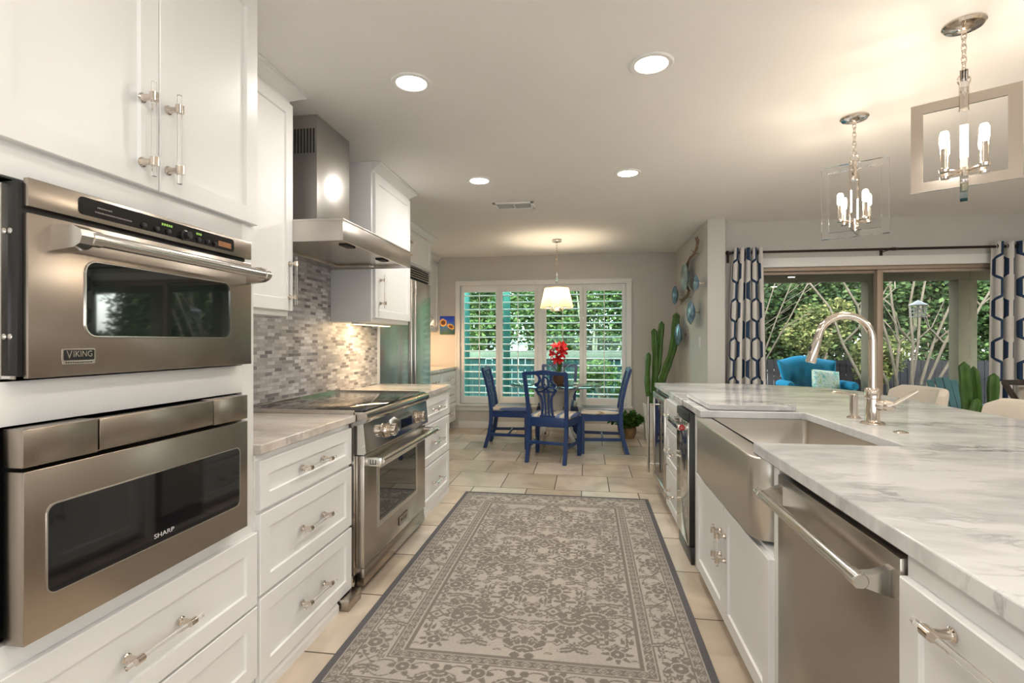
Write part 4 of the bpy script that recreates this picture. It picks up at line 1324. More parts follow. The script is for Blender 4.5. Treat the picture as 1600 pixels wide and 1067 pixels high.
# ------------------------------------------------------------------ rug
def rug():
    X0, X1, Y0, Y1 = -1.012, 0.490, 1.755, 4.238
    res = 0.0042
    nx = int((X1 - X0) / res); ny = int((Y1 - Y0) / res)
    xs = (np.arange(nx + 1) / nx - 0.5) * (X1 - X0); ys = (np.arange(ny + 1) / ny - 0.5) * (Y1 - Y0)
    GX, GY = np.meshgrid(xs, ys)
    HX, HY = (X1 - X0) / 2, (Y1 - Y0) / 2
    D = np.zeros(GX.shape)        # 1 = dark figure, 0 = ground
    rn = random.Random(11)
    AX = np.abs(GX)
    def put(cx, cy, R, fn, val=1.0, mirror=True):
        R = R * 1.20
        for sx in ((1, -1) if mirror and abs(cx) > 0.01 else (1,)):
            i0 = max(0, int((cx * sx - R - xs[0]) / res)); i1 = min(nx + 1, int((cx * sx + R - xs[0]) / res) + 2)
            j0 = max(0, int((cy - R - ys[0]) / res)); j1 = min(ny + 1, int((cy + R - ys[0]) / res) + 2)
            if i1 <= i0 or j1 <= j0: continue
            u = (GX[j0:j1, i0:i1] - cx * sx) * sx; v = GY[j0:j1, i0:i1] - cy
            msk = fn(u, v, R)
            blk = D[j0:j1, i0:i1]
            blk[msk > 0] = val
            blk[msk < 0] = 0.0
    def rosette(n, hole=0.25, ring=0.45):
        def f(u, v, R):
            r = np.hypot(u, v) / R; t = np.arctan2(v, u)
            o = np.where(r < 0.72 + 0.26 * np.cos(n * t), 1, 0)
            o = np.where((r < ring + 0.06) & (r > ring - 0.03), -1, o)
            o = np.where(r < hole, 1, o); o = np.where(r < hole * 0.45, -1, o)
            return o
        return f
    def palmette(flip=1):
        def f(u, v, R):
            v = v * flip
            t = np.arctan2(u, v + R * 0.55); r = np.hypot(u, v + R * 0.55) / R
            o = np.where((np.abs(t) < 1.15) & (r < 1.25 + 0.22 * np.cos(t * 8)) & (r > 0.12), 1, 0)
            o = np.where((np.abs(t) < 1.05) & (np.abs(r - 0.72) < 0.05), -1, o)
            o = np.where((np.abs(t) < 0.8) & (np.abs(r - 0.42) < 0.04), -1, o)
            o = np.where((np.abs(np.mod(t + 0.195, 0.39) - 0.195) > 0.155) & (r > 0.62) & (o > 0), -1, o)
            o = np.where((np.abs(np.mod(t, 0.39) - 0.195) < 0.03) & (r > 0.8) & (o > 0), -1, o)
            o = np.where((np.hypot(np.abs(u) - 0.35 * R, v + 0.72 * R) < 0.24 * R), 1, o)
            return o
        return f
    def leafpair(u, v, R):
        u2 = np.abs(u)
        a, b = u2 - 0.42 * R, v + 0.25 * u2
        o = np.where((a / (0.48 * R)) ** 2 + (b / (0.27 * R)) ** 2 < 1 + 0.25 * np.cos(a / R * 24), 1, 0)
        o = np.where((np.abs(b) < 0.05 * R) & (o > 0), -1, o)
        return np.where(np.hypot(u, v) < 0.16 * R, 1, o)
    def cross4(u, v, R):
        r = np.hypot(u, v) / R; t = np.arctan2(v, u)
        o = np.where(r < 0.6 + 0.35 * np.cos(4 * t), 1, 0)
        return np.where(r < 0.16, -1, o)
    def diamond(u, v, R):
        d = (np.abs(u) + np.abs(v)) / R
        return np.where((d < 1) & ((d > 0.62) | (d < 0.3)), 1, 0)
    def tulip(u, v, R):
        a = np.abs(u) / R; b = v / R
        o = np.where((a < 0.55 - 0.5 * (b + 0.1) ** 2) & (b < 0.8 - 0.8 * np.abs(np.sin(a * 7))) & (b > -0.5), 1, 0)
        o = np.where((a < 0.07) & (b < -0.4), 1, o)
        return np.where(np.abs(a - 0.16 - 0.1 * b) < 0.035, -1, o)
    FX, FY = HX - 0.285, HY - 0.285      # field half size
    # field: mirrored rows of blossoms and palmettes
    row = 0.0; k = 0
    rows = []
    yv = -FY + 0.075
    while yv < FY - 0.03:
        rows.append(yv); yv += 0.098
    for j, yy in enumerate(rows):
        fl = 1 if yy < 0 else -1
        typ = j % 6
        if typ == 0:
            put(0.0, yy, 0.070, palmette(fl)); put(0.21, yy + 0.01 * fl, 0.062, leafpair); put(0.385, yy, 0.055, rosette(8))
        elif typ == 1:
            put(0.075, yy, 0.036, cross4); put(0.155, yy, 0.048, rosette(6)); put(0.27, yy, 0.040, diamond); put(0.345, yy, 0.034, cross4); put(0.43, yy, 0.042, tulip)
        elif typ == 2:
            put(0.055, yy, 0.055, leafpair); put(0.185, yy, 0.082, palmette(-fl)); put(0.33, yy, 0.058, rosette(5, 0.3, 0.5)); put(0.43, yy, 0.036, diamond)
        elif typ == 3:
            put(0.0, yy, 0.052, rosette(8, 0.3, 0.55)); put(0.105, yy, 0.040, diamond); put(0.30, yy, 0.080, palmette(fl)); put(0.42, yy, 0.052, leafpair); put(0.20, yy, 0.036, cross4)
        elif typ == 4:
            put(0.062, yy, 0.048, tulip); put(0.15, yy, 0.044, cross4); put(0.24, yy, 0.046, rosette(6)); put(0.36, yy, 0.060, leafpair); put(0.445, yy, 0.036, cross4)
        else:
            put(0.0, yy, 0.038, diamond); put(0.10, yy, 0.074, rosette(10, 0.22, 0.42)); put(0.235, yy, 0.042, tulip); put(0.33, yy, 0.036, cross4); put(0.415, yy, 0.062, rosette(7))
    # small filler buds between the rows
    for j in range(len(rows) - 1):
        yy = (rows[j] + rows[j + 1]) / 2
        for i in range(8):
            put(0.03 + 0.058 * i + rn.uniform(-.012, .012), yy + rn.uniform(-.012, .012), 0.018 + rn.uniform(0, .008), cross4 if i % 2 else diamond)
    for j in range(len(rows)):
        for i in range(7):
            put(0.05 + 0.066 * i + rn.uniform(-.014, .014), rows[j] + rn.choice((-1, 1)) * rn.uniform(0.030, 0.052), 0.013 + rn.uniform(0, .006), cross4 if rn.random() < 0.5 else leafpair)
    field = (AX < FX) & (np.abs(GY) < FY)
    D[~field] = 0
    # border coordinate: distance from outer edge and position along it
    dx, dy = HX - AX, HY - np.abs(GY)
    d = np.minimum(dx, dy)
    s = np.where(dx < dy, GY, GX)
    D[d < 0.030] = 1.25
    def guard(lo, hi, per):
        c = (lo + hi) / 2; h = (hi - lo) / 2
        band = (d >= lo) & (d < hi)
        q = np.abs(np.mod(s, per) - per / 2) / (per / 2)
        cell = np.maximum(np.abs(d - c) / h, 0) * 0.9 + np.maximum(q - 0.15, 0) * 1.0
        o = np.where((cell < 0.72) & (cell > 0.50), 0.12, 1.0)
        o = np.where(cell < 0.20, 0.2, o)
        D[band] = o[band]
        for e in (lo, hi):
            D[np.abs(d - e) < 0.0035] = 0.0
    guard(0.034, 0.076, 0.056)
    guard(0.222, 0.264, 0.050)
    D[(d > 0.268) & (d < 0.284)] = 1.0
    D[np.abs(d - 0.216) < 0.004] = 1.0
    D[np.abs(d - 0.081) < 0.004] = 1.0
    # main border: meandering vine with blossoms
    mb_ = (d > 0.086) & (d < 0.212)
    c = 0.147 + 0.050 * np.sin(s * 2 * PI / 0.30)
    D[mb_ & (np.abs(d - c) < 0.0042)] = 1
    c2 = 0.147 - 0.050 * np.sin(s * 2 * PI / 0.30)
    D[mb_ & (np.abs(d - c2) < 0.0034)] = 1
    def along(cx, cy, R, fn):
        put(cx, cy, R, fn, 1.0, True)
    n = int(2 * (HY - 0.14) / 0.15)
    for k in range(n + 1):
        yy = -HY + 0.147 + k * 2 * (HY - 0.147) / n
        along(HX - 0.147 + (0.018 if k % 2 else -0.018), yy, 0.062 if k % 2 else 0.052, rosette(7) if k % 2 else leafpair)
        along(HX - 0.112, yy + 0.07, 0.026, cross4); along(HX - 0.190, yy + 0.07, 0.024, tulip)
        for q in range(5):
            along(HX - 0.147 + rn.uniform(-.05, .05), yy + rn.uniform(-.075, .075), 0.012 + rn.uniform(0, .007), leafpair if q % 2 else cross4)
    n = int(2 * (HX - 0.30) / 0.15)
    for k in range(n + 1):
        xx = -HX + 0.30 + k * 2 * (HX - 0.30) / n
        for sy in (1, -1):
            put(xx, sy * (HY - 0.147 + (0.018 if k % 2 else -0.018)), 0.062 if k % 2 else 0.054, palmette(sy) if k % 2 else rosette(6), 1.0, False)
            put(xx + 0.07, sy * (HY - 0.10), 0.026, cross4, 1.0, False)
    # soft worn variation
    ground = np.array([0.46, 0.42, 0.372]); dark = np.array([0.195, 0.172, 0.148]); edge = np.array([0.125, 0.12, 0.125])
    rngn = np.random.default_rng(5)
    lo = rngn.random((14, 10))
    iy = np.linspace(0, 12.99, ny + 1); ix = np.linspace(0, 8.99, nx + 1)
    y0i, x0i = iy.astype(int), ix.astype(int); fy = (iy - y0i)[:, None]; fx = (ix - x0i)[None, :]
    W = (lo[y0i][:, x0i] * (1 - fy) * (1 - fx) + lo[y0i + 1][:, x0i] * fy * (1 - fx) + lo[y0i][:, x0i + 1] * (1 - fy) * fx + lo[y0i + 1][:, x0i + 1] * fy * fx)
    grain = rngn.random(GX.shape)
    t = np.clip(D, 0, 1)[..., None] * (0.80 + 0.16 * W[..., None])
    colr = ground * (1 - t) + dark * t
    e = np.clip((D - 1.0) * 4, 0, 1)[..., None]
    colr = colr * (1 - e) + edge * e
    colr = colr * (0.90 + 0.20 * grain[..., None]) * (0.93 + 0.12 * W[..., None])
    cx, cy = (X0 + X1) / 2, (Y0 + Y1) / 2
    V = np.stack([GX, GY, np.full_like(GX, 0.011)], -1).reshape(-1, 3)
    idx = np.arange((nx + 1) * (ny + 1)).reshape(ny + 1, nx + 1)
    Fq = np.stack([idx[:-1, :-1], idx[:-1, 1:], idx[1:, 1:], idx[1:, :-1]], -1).reshape(-1, 4)
    me = bpy.data.meshes.new('patterned_rug')
    me.vertices.add(len(V)); me.vertices.foreach_set('co', V.ravel())
    me.loops.add(len(Fq) * 4); me.loops.foreach_set('vertex_index', Fq.ravel().astype(np.int32))
    me.polygons.add(len(Fq)); me.polygons.foreach_set('loop_start', np.arange(0, len(Fq) * 4, 4, dtype=np.int32))
    me.update(calc_edges=True); me.validate()
    at = me.color_attributes.new('weave', 'FLOAT_COLOR', 'POINT')
    at.data.foreach_set('color', np.concatenate([colr.reshape(-1, 3), np.ones((len(V), 1))], 1).astype(np.float32).ravel())
    m, nt, b = new_mat('woven_rug')
    a = nt.nodes.new('ShaderNodeAttribute'); a.attribute_name = 'weave'
    nt.links.new(a.outputs['Color'], b.inputs['Base Color'])
    b.inputs['Roughness'].default_value = 0.95; b.inputs['Specular IOR Level'].default_value = 0.15
    tcn = nt.nodes.new('ShaderNodeTexCoord'); nz = nt.nodes.new('ShaderNodeTexNoise'); nz.inputs['Scale'].default_value = 500
    bp = nt.nodes.new('ShaderNodeBump'); bp.inputs['Strength'].default_value = 0.5; bp.inputs['Distance'].default_value = 0.003
    nt.links.new(tcn.outputs['Object'], nz.inputs['Vector']); nt.links.new(nz.outputs['Fac'], bp.inputs['Height']); nt.links.new(bp.outputs[0], b.inputs['Normal'])
    me.materials.append(m)
    r = thing('patterned_rug', 'large taupe and beige floral patterned rug on the tile floor', 'rug', (cx, cy, 0.0))
    o = bpy.data.objects.new('pile', me); COL.objects.link(o); o.parent = r
    MB().box(X0, X1, Y0, Y1, 0.0005, 0.0105, 0.003).make('bound_edge', P('rug_binding', (0.15, 0.145, 0.15), 0.95, bump=0.4, bscale=300), r)
rug()

# ------------------------------------------------------------------ dining chairs
def stripe_mat():
    m, nt, b = new_mat('striped_seat_fabric')
    tc = nt.nodes.new('ShaderNodeTexCoord'); sp = nt.nodes.new('ShaderNodeSeparateXYZ')
    L = nt.links.new
    L(tc.outputs['Object'], sp.inputs[0])
    md = nt.nodes.new('ShaderNodeMath'); md.operation = 'MULTIPLY_ADD'; md.inputs[1].default_value = 3.4; md.inputs[2].default_value = 0.54
    fr = nt.nodes.new('ShaderNodeMath'); fr.operation = 'FRACT'
    L(sp.outputs['X'], md.inputs[0]); L(md.outputs[0], fr.inputs[0])
    r = nt.nodes.new('ShaderNodeValToRGB'); cr = r.color_ramp; cr.interpolation = 'CONSTANT'
    cols = [(0.0, (0.72, 0.66, 0.55)), (0.15, (0.33, 0.20, 0.14)), (0.18, (0.70, 0.63, 0.52)), (0.30, (0.10, 0.15, 0.30)), (0.46, (0.35, 0.38, 0.46)), (0.52, (0.05, 0.07, 0.16)), (0.55, (0.66, 0.61, 0.52)),
            (0.70, (0.42, 0.30, 0.16)), (0.73, (0.72, 0.66, 0.56)), (0.83, (0.13, 0.19, 0.34)), (0.95, (0.40, 0.42, 0.48))]
    while len(cr.elements) < len(cols): cr.elements.new(0.99)
    for i, (p, c) in enumerate(cols):
        cr.elements[i].position = p; cr.elements[i].color = (*c, 1)
    L(fr.outputs[0], r.inputs['Fac']); L(r.outputs['Color'], b.inputs['Base Color'])
    b.inputs['Roughness'].default_value = 0.85
    return m
M['stripe'] = stripe_mat()
def dining_chair(x, y, rz, label):
    """built facing +Y at the origin, then placed"""
    r = thing('dining_chair', label, 'chair', (0, 0, 0), 'blue dining chairs round the glass table')
    B = M['blue']
    wf, wb, df, dbk = 0.245, 0.205, 0.225, -0.205
    for s in (-1, 1):
        m = MB()
        m.loft([[(s * wf + a, df + b, z) for a, b in ((-h, -h), (h, -h), (h, h), (-h, h))] for z, h in ((0.0, 0.0205), (0.42, 0.0225))])
        m.make('front_leg', B, r, bevel=0.003)
        path = [(0.0, -0.075), (0.08, -0.052), (0.2, -0.018), (0.34, 0.0), (0.47, 0.0), (0.62, -0.020), (0.80, -0.060), (0.955, -0.105)]
        rings = []
        for z, o in path:
            hx = 0.019; hy = 0.023 if z < 0.5 else 0.017
            yy = dbk + o
            xx = s * (wb + (0.022 * max(0, z - 0.45) / 0.5))
            rings.append([(xx - hx, yy - hy, z), (xx + hx, yy - hy, z), (xx + hx, yy + hy, z), (xx - hx, yy + hy, z)])
        m = MB(); m.loft(rings); m.make('rear_post', B, r, bevel=0.003)
    m = MB()
    h0, h1 = 0.375, 0.445
    m.box(-wf, wf, df - 0.012, df + 0.018, h0, h1, 0.003)
    m.box(-wb, wb, dbk - 0.014, dbk + 0.014, h0, 0.475, 0.003)
    for s in (-1, 1):
        m.loft([[(s * wb - s * 0.012, dbk, h0), (s * wb + s * 0.012, dbk, h0), (s * wb + s * 0.012, dbk, h1), (s * wb - s * 0.012, dbk, h1)],
                [(s * wf - s * 0.008, df, h0), (s * wf + s * 0.016, df, h0), (s * wf + s * 0.016, df, h1), (s * wf - s * 0.008, df, h1)]])
    m.make('seat_rail', B, r)
    # cushion
    m = MB(); rings = []
    for t, e in ((0.0, -0.004), (0.35, 0.006), (0.7, 0.0), (0.9, -0.03), (1.0, -0.09)):
        z = 0.447 + 0.055 * t
        fw, bw = wf + e, wb + e
        rings.append([(p[0], p[1], z) for p in ((-bw, dbk + 0.018 - e * 0.5), (bw, dbk + 0.018 - e * 0.5), (fw + 0.006, df * 0.4), (fw, df + 0.012 + e), (-fw, df + 0.012 + e), (-fw - 0.006, df * 0.4))])
    m.loft(rings); m.make('seat_cushion', M['stripe'], r, ang=75)
    # back: crest rail and pierced splat in the raked plane
    def rake(p):
        x_, y_, z = p
        t = max(0, z - 0.47)
        return (x_, y_ + dbk - 0.02 * t / 0.15 if t < 0.15 else y_ + dbk - 0.020 - 0.085 * (t - 0.15) / 0.335, z)
    class RB(MB):
        def add(s, vs, fs):
            return MB.add(s, [rake(v) for v in vs], fs)
    m = RB()
    cr_ = []
    for k in range(25):
        s = -1 + k / 12
        cr_.append((0.236 * s, 0.950 + 0.005 * math.cos(s * PI) + (0.006 if abs(s) > 0.93 else 0)))
    m.ribbon(cr_, [0.038 + 0.018 * math.exp(-(s_ * 3) ** 2) for s_ in [-1 + k / 12 for k in range(25)]], 0.026)
    m.make('crest_rail', B, r, bevel=0.003)
    m = RB(); th = 0.016
    def oval(cx, cz, rx, rz, w, tilt=0.0, n=24):
        pts = []
        for k in range(n):
            a = 2 * PI * k / n
            u, v = rx * math.cos(a), rz * math.sin(a)
            pts.append((cx + u * math.cos(tilt) - v * math.sin(tilt), cz + u * math.sin(tilt) + v * math.cos(tilt)))
        m.ribbon(pts, w, th, True)
    def bez(pts, n=8):
        out = []
        P_ = [pts[0]] + list(pts) + [pts[-1]]
        for i in range(1, len(P_) - 2):
            for k in range(n):
                t = k / n
                a, b_, c, d = P_[i - 1], P_[i], P_[i + 1], P_[i + 2]
                out.append(tuple(0.5 * ((2 * b_[q]) + (-a[q] + c[q]) * t + (2 * a[q] - 5 * b_[q] + 4 * c[q] - d[q]) * t * t + (-a[q] + 3 * b_[q] - 3 * c[q] + d[q]) * t ** 3) for q in (0, 1)))
        out.append(pts[-1]); return out
    oval(0, 0.846, 0.036, 0.062, 0.021)
    for s in (-1, 1):
        m.ribbon(bez([(s * 0.10, 0.945), (s * 0.066, 0.915), (s * 0.060, 0.875), (s * 0.078, 0.842), (s * 0.104, 0.822)]), 0.027, th)
        oval(s * 0.096, 0.822, 0.012, 0.012, 0.022)
        oval(s * 0.060, 0.776, 0.050, 0.024, 0.020, -s * 0.25)
        m.ribbon(bez([(s * 0.103, 0.775), (s * 0.085, 0.735), (s * 0.058, 0.695), (s * 0.048, 0.63), (s * 0.052, 0.56), (s * 0.062, 0.475)]), 0.025, th)
        m.ribbon(bez([(s * 0.006, 0.785), (s * 0.024, 0.735), (s * 0.020, 0.66), (s * 0.018, 0.57), (s * 0.022, 0.475)]), 0.019, th)
    m.ribbon([(-0.085, 0.482), (0.085, 0.482)], 0.03, 0.02)
    m.ribbon([(-0.052, 0.75), (0.052, 0.75)], 0.016, th)
    m.make('splat', B, r)
    m = MB()
    for s in (-1, 1):
        m.loft([[(s * wb - 0.009, dbk - 0.02, z) for z in (0.145, 0.180)] + [(s * wb + 0.009, dbk - 0.02, z) for z in (0.180, 0.145)],
                [(s * wf - 0.009, df, z) for z in (0.145, 0.180)] + [(s * wf + 0.009, df, z) for z in (0.180, 0.145)]])
    m.box(-0.226, 0.226, -0.012, 0.008, 0.150, 0.176, 0.002)
    m.box(-wb, wb, dbk - 0.045, dbk - 0.027, 0.195, 0.228, 0.002)
    m.make('stretcher', B, r)
    r.rotation_euler = (0, 0, rz); r.location = (x, y, 0)
    return r
dining_chair(-0.367, 5.625, math.radians(-12), 'blue chair nearest the viewer, its pierced back turned to the kitchen')
dining_chair(-0.935, 6.275, math.radians(-89), 'blue chair at the left of the glass table, facing right')
dining_chair(0.180, 6.14, math.radians(90), 'blue chair at the right of the glass table, beside the leafy plant')
dining_chair(-0.37, 6.80, math.radians(180), 'blue chair at the window side, half hidden behind the table')

# ------------------------------------------------------------------ dining table
M['white_wood'] = P('white_painted_wood', (0.74, 0.71, 0.65), 0.45, vary=0.06, vscale=12)
TX, TY = -0.375, 6.34
tb = thing('dining_table', 'round glass-topped dining table on a white scrolled pedestal', 'table', (TX, TY, 0))
MB().lathe([(0.0, 0.738), (0.560, 0.738), (0.570, 0.743), (0.570, 0.747), (0.560, 0.752), (0.0, 0.752)], (TX, TY, 0), n=72).make('glass_top', glass('green_tinted_glass', (0.80, 0.93, 0.88), 1.45), tb)
m = MB()
for k in range(4):
    a = math.radians(45 + 90 * k)
    path = [(0.375, 0.725, 0.05), (0.34, 0.735, 0.055), (0.29, 0.70, 0.06), (0.235, 0.60, 0.065), (0.20, 0.48, 0.065), (0.185, 0.36, 0.065), (0.20, 0.24, 0.065), (0.25, 0.14, 0.06), (0.32, 0.075, 0.055), (0.375, 0.045, 0.05), (0.40, 0.022, 0.045)]
    rings = []
    for i, (rd, z, w) in enumerate(path):
        p = path[max(i - 1, 0)]; q = path[min(i + 1, len(path) - 1)]
        tr, tz = q[0] - p[0], q[1] - p[1]; l = math.hypot(tr, tz); nr, nz = -tz / l, tr / l
        h = 0.024
        ring = []
        for s, o in ((-1, -1), (1, -1), (1, 1), (-1, 1)):
            rr_ = rd + nr * h * o; zz = max(0.0, z + nz * h * o)
            ring.append((TX + rr_ * math.cos(a) - s * w * 0.5 * math.sin(a), TY + rr_ * math.sin(a) + s * w * 0.5 * math.cos(a), zz))
        rings.append(ring)
    mm = MB(); mm.loft(rings); mm.make('scroll_leg', M['white_wood'], tb, bevel=0.006)
MB().lathe([(0.0, 0.30), (0.10, 0.30), (0.17, 0.32), (0.18, 0.345), (0.17, 0.37), (0.10, 0.39), (0.085, 0.45), (0.10, 0.56), (0.16, 0.66), (0.30, 0.695), (0.335, 0.715), (0.335, 0.7375), (0.0, 0.7375)], (TX, TY, 0), n=48).make('column', M['white_wood'], tb)

# amaryllis in a basket pot
am = thing('potted_amaryllis', 'red amaryllis in a brown pot at the centre of the glass table', 'plant', (-0.345, 6.42, 0.752))
ax, ay, az = -0.345, 6.42, 0.752
M['basket'] = P('brown_basket', (0.115, 0.055, 0.032), 0.7, bump=1.0, bscale=90, vary=0.35, vscale=60)
MB().lathe([(0.0, 0.0), (0.058, 0.0), (0.072, 0.05), (0.078, 0.12), (0.081, 0.125), (0.076, 0.128), (0.070, 0.115), (0.0, 0.11)], (ax, ay, az), n=28).make('pot', M['basket'], am)
M['stem'] = P('leaf_green', (0.07, 0.16, 0.03), 0.5, vary=0.25, vscale=20)
M['red'] = P('amaryllis_red', (0.62, 0.004, 0.010), 0.45, vary=0.25, vscale=30)
m = MB()
m.tube([(ax, ay, az + 0.1), (ax - 0.012, ay, az + 0.25), (ax - 0.018, ay, az + 0.36)], [0.013, 0.012, 0.011], 10)
m.tube([(ax + 0.015, ay, az + 0.1), (ax + 0.02, ay - 0.01, az + 0.24), (ax + 0.012, ay - 0.012, az + 0.31)], [0.012, 0.011, 0.010], 10)
m.make('stem', M['stem'], am)
def strap(m, p0, direc, l, lift, w, droop):
    d = Vector(direc).normalized(); n = 9; side = Vector((-d.y, d.x, 0))
    L_, R_ = [], []
    for i in range(n + 1):
        t = i / n
        c = Vector(p0) + d * (l * t) + Vector((0, 0, lift * t - droop * t * t))
        ww = w * (0.55 + 0.9 * t - 1.4 * t ** 3 + 0.02) if t < 1 else 0.001
        L_.append(c - side * ww / 2); R_.append(c + side * ww / 2)
    vs = L_ + R_; k = n + 1
    m.add(vs, [(i, i + 1, k + i + 1, k + i) for i in range(n)])
m = MB(); rnd = random.Random(4)
for a, l, lf, dr in ((0.3, 0.22, 0.26, 0.10), (1.4, 0.12, 0.28, 0.06), (2.7, 0.20, 0.24, 0.10), (3.6, 0.14, 0.27, 0.08), (5.2, 0.10, 0.22, 0.05), (6.0, 0.24, 0.16, 0.05)):
    strap(m, (ax, ay, az + 0.11), (math.cos(a), math.sin(a), 0), l, lf, 0.034, dr)
m.make('leaves', M['stem'], am)
m = MB()
for k in range(16):
    a = k * 2.4; strap(m, (ax + 0.05 * math.cos(a), ay + 0.05 * math.sin(a), az + 0.12), (math.cos(a), math.sin(a), 0), 0.07, 0.05, 0.04, 0.04)
m.make('moss_leaves', P('burgundy_leaf', (0.16, 0.03, 0.05), 0.6, vary=0.4, vscale=40), am)
for bx, by, bz, dx, dy, dz in ((-0.055, -0.02, 0.375, -1, -0.6, 0.1), (0.035, -0.03, 0.385, 0.9, -0.8, 0.15), (-0.01, -0.035, 0.315, 0.1, -1, -0.3), (-0.02, 0.0, 0.455, -0.2, -0.5, 0.9), (0.015, 0.04, 0.40, 0.3, 1, 0.2), (0.04, -0.02, 0.46, 0.7, -0.5, 0.6)):
    m = MB(); d = Vector((dx, dy, dz)).normalized(); a0 = d.orthogonal().normalized(); b0 = d.cross(a0); c0 = Vector((ax + bx, ay + by, az + bz)) - d * 0.035
    for k in range(6):
        t = 2 * PI * k / 6 + (0.2 if k % 2 else 0); rd = a0 * math.cos(t) + b0 * math.sin(t); sd = d.cross(rd)
        sec = []
        for q, out, w in ((0.0, 0.004, 0.006), (0.035, 0.016, 0.026), (0.062, 0.038, 0.040), (0.072, 0.062, 0.034), (0.066, 0.082, 0.004)):
            c = c0 + d * q + rd * out
            sec.append((c - sd * w / 2 + d * 0.004, c - rd * 0.004, c + sd * w / 2 + d * 0.004))
        vs = [p for s in sec for p in s]
        m.add(vs, [(i * 3 + j, i * 3 + j + 1, i * 3 + j + 4, i * 3 + j + 3) for i in range(4) for j in range(2)])
    m.make('blossom', M['red'], am, ang=60)

# dining pendant with cream shade
px_, py_ = -0.362, 6.30
dp = thing('drum_pendant', 'cream drum-shade pendant lamp hanging over the dining table', 'pendant light', (px_, py_, CH))
MB().lathe([(0.0, 0.0), (0.060, 0.0), (0.060, -0.022), (0.052, -0.028), (0.012, -0.030), (0.006, -0.045), (0.0, -0.045)], (px_, py_, CH), n=32).make('canopy', M['nickel_s'], dp)
m = MB(); chain(m, (px_, py_, 2.10), (px_, py_, CH - 0.042), 0.04, 0.0026, 0.009); m.make('chain', M['nickel'], dp)
m = MB(); m.lathe([(0.0, 0.0), (0.010, 0.0), (0.018, 0.02), (0.010, 0.045), (0.006, 0.07), (0.016, 0.09), (0.008, 0.11), (0.0, 0.112)], (px_, py_, 2.0), n=20); m.cyl((px_, py_, 1.90), (px_, py_, 2.0), 0.007, 12); m.make('finial', M['acrylic'], dp)
sm, snt, sbb = new_mat('cream_lamp_shade')
sbb.inputs['Base Color'].default_value = (0.50, 0.42, 0.32, 1); sbb.inputs['Roughness'].default_value = 0.9
tr_ = snt.nodes.new('ShaderNodeBsdfTranslucent'); tr_.inputs['Color'].default_value = (0.40, 0.28, 0.165, 1)
mx_ = snt.nodes.new('ShaderNodeMixShader'); mx_.inputs[0].default_value = 0.55
snt.links.new(sbb.outputs[0], mx_.inputs[1]); snt.links.new(tr_.outputs[0], mx_.inputs[2]); snt.links.new(mx_.outputs[0], snt.nodes['Material Output'].inputs['Surface'])
MB().lathe([(0.146, 1.938), (0.204, 1.692)], (px_, py_, 0), n=48, cap=False).make('shade', sm, dp)
m = MB()
for z, rd in ((1.937, 0.146), (1.693, 0.204)):
    m.tube([(px_ + rd * math.cos(t), py_ + rd * math.sin(t), z) for t in [2 * PI * k / 40 for k in range(40)]], 0.003, 6, loop=True)
for k in range(3):
    t = 2 * PI * k / 3; m.tube([(px_, py_, 1.91), (px_ + 0.147 * math.cos(t), py_ + 0.147 * math.sin(t), 1.937)], 0.002, 6)
m.make('shade_wire', M['nickel_s'], dp)
m = MB(); m.cyl((px_, py_, 1.66), (px_, py_, 1.92), 0.010, 14); m.ell((px_, py_, 1.655), 0.016, 0.016, 0.018)
for k in range(5):
    t = 2 * PI * k / 5 + 0.3
    e_ = (px_ + 0.085 * math.cos(t), py_ + 0.085 * math.sin(t))
    m.tube([(px_, py_, 1.70), (px_ + 0.04 * math.cos(t), py_ + 0.04 * math.sin(t), 1.655), (px_ + 0.075 * math.cos(t), py_ + 0.075 * math.sin(t), 1.655), (e_[0], e_[1], 1.69)], 0.0045, 8)
    m.lathe([(0.0, 0), (0.018, 0.003), (0.009, 0.008), (0.009, 0.06), (0.0, 0.06)], (e_[0], e_[1], 1.69), n=12)
m.make('candle_arms', M['nickel_s'], dp)
for k in range(5):
    t = 2 * PI * k / 5 + 0.3
    MB().lathe([(0.004, 0.0), (0.012, 0.02), (0.012, 0.04), (0.0, 0.06)], (px_ + 0.085 * math.cos(t), py_ + 0.085 * math.sin(t), 1.75), n=12).make('bulb', emit('dining_bulb_glow', (1.0, 0.80, 0.55), 12.0), dp)
ld = bpy.data.lights.new('dining_lamp', 'POINT'); ld.energy = 19; ld.color = (1.0, 0.80, 0.56); ld.shadow_soft_size = 0.06
lo_ = bpy.data.objects.new('dining_lamp', ld); COL.objects.link(lo_); lo_.parent = dp; lo_.location = (0, 0, 1.80 - CH)
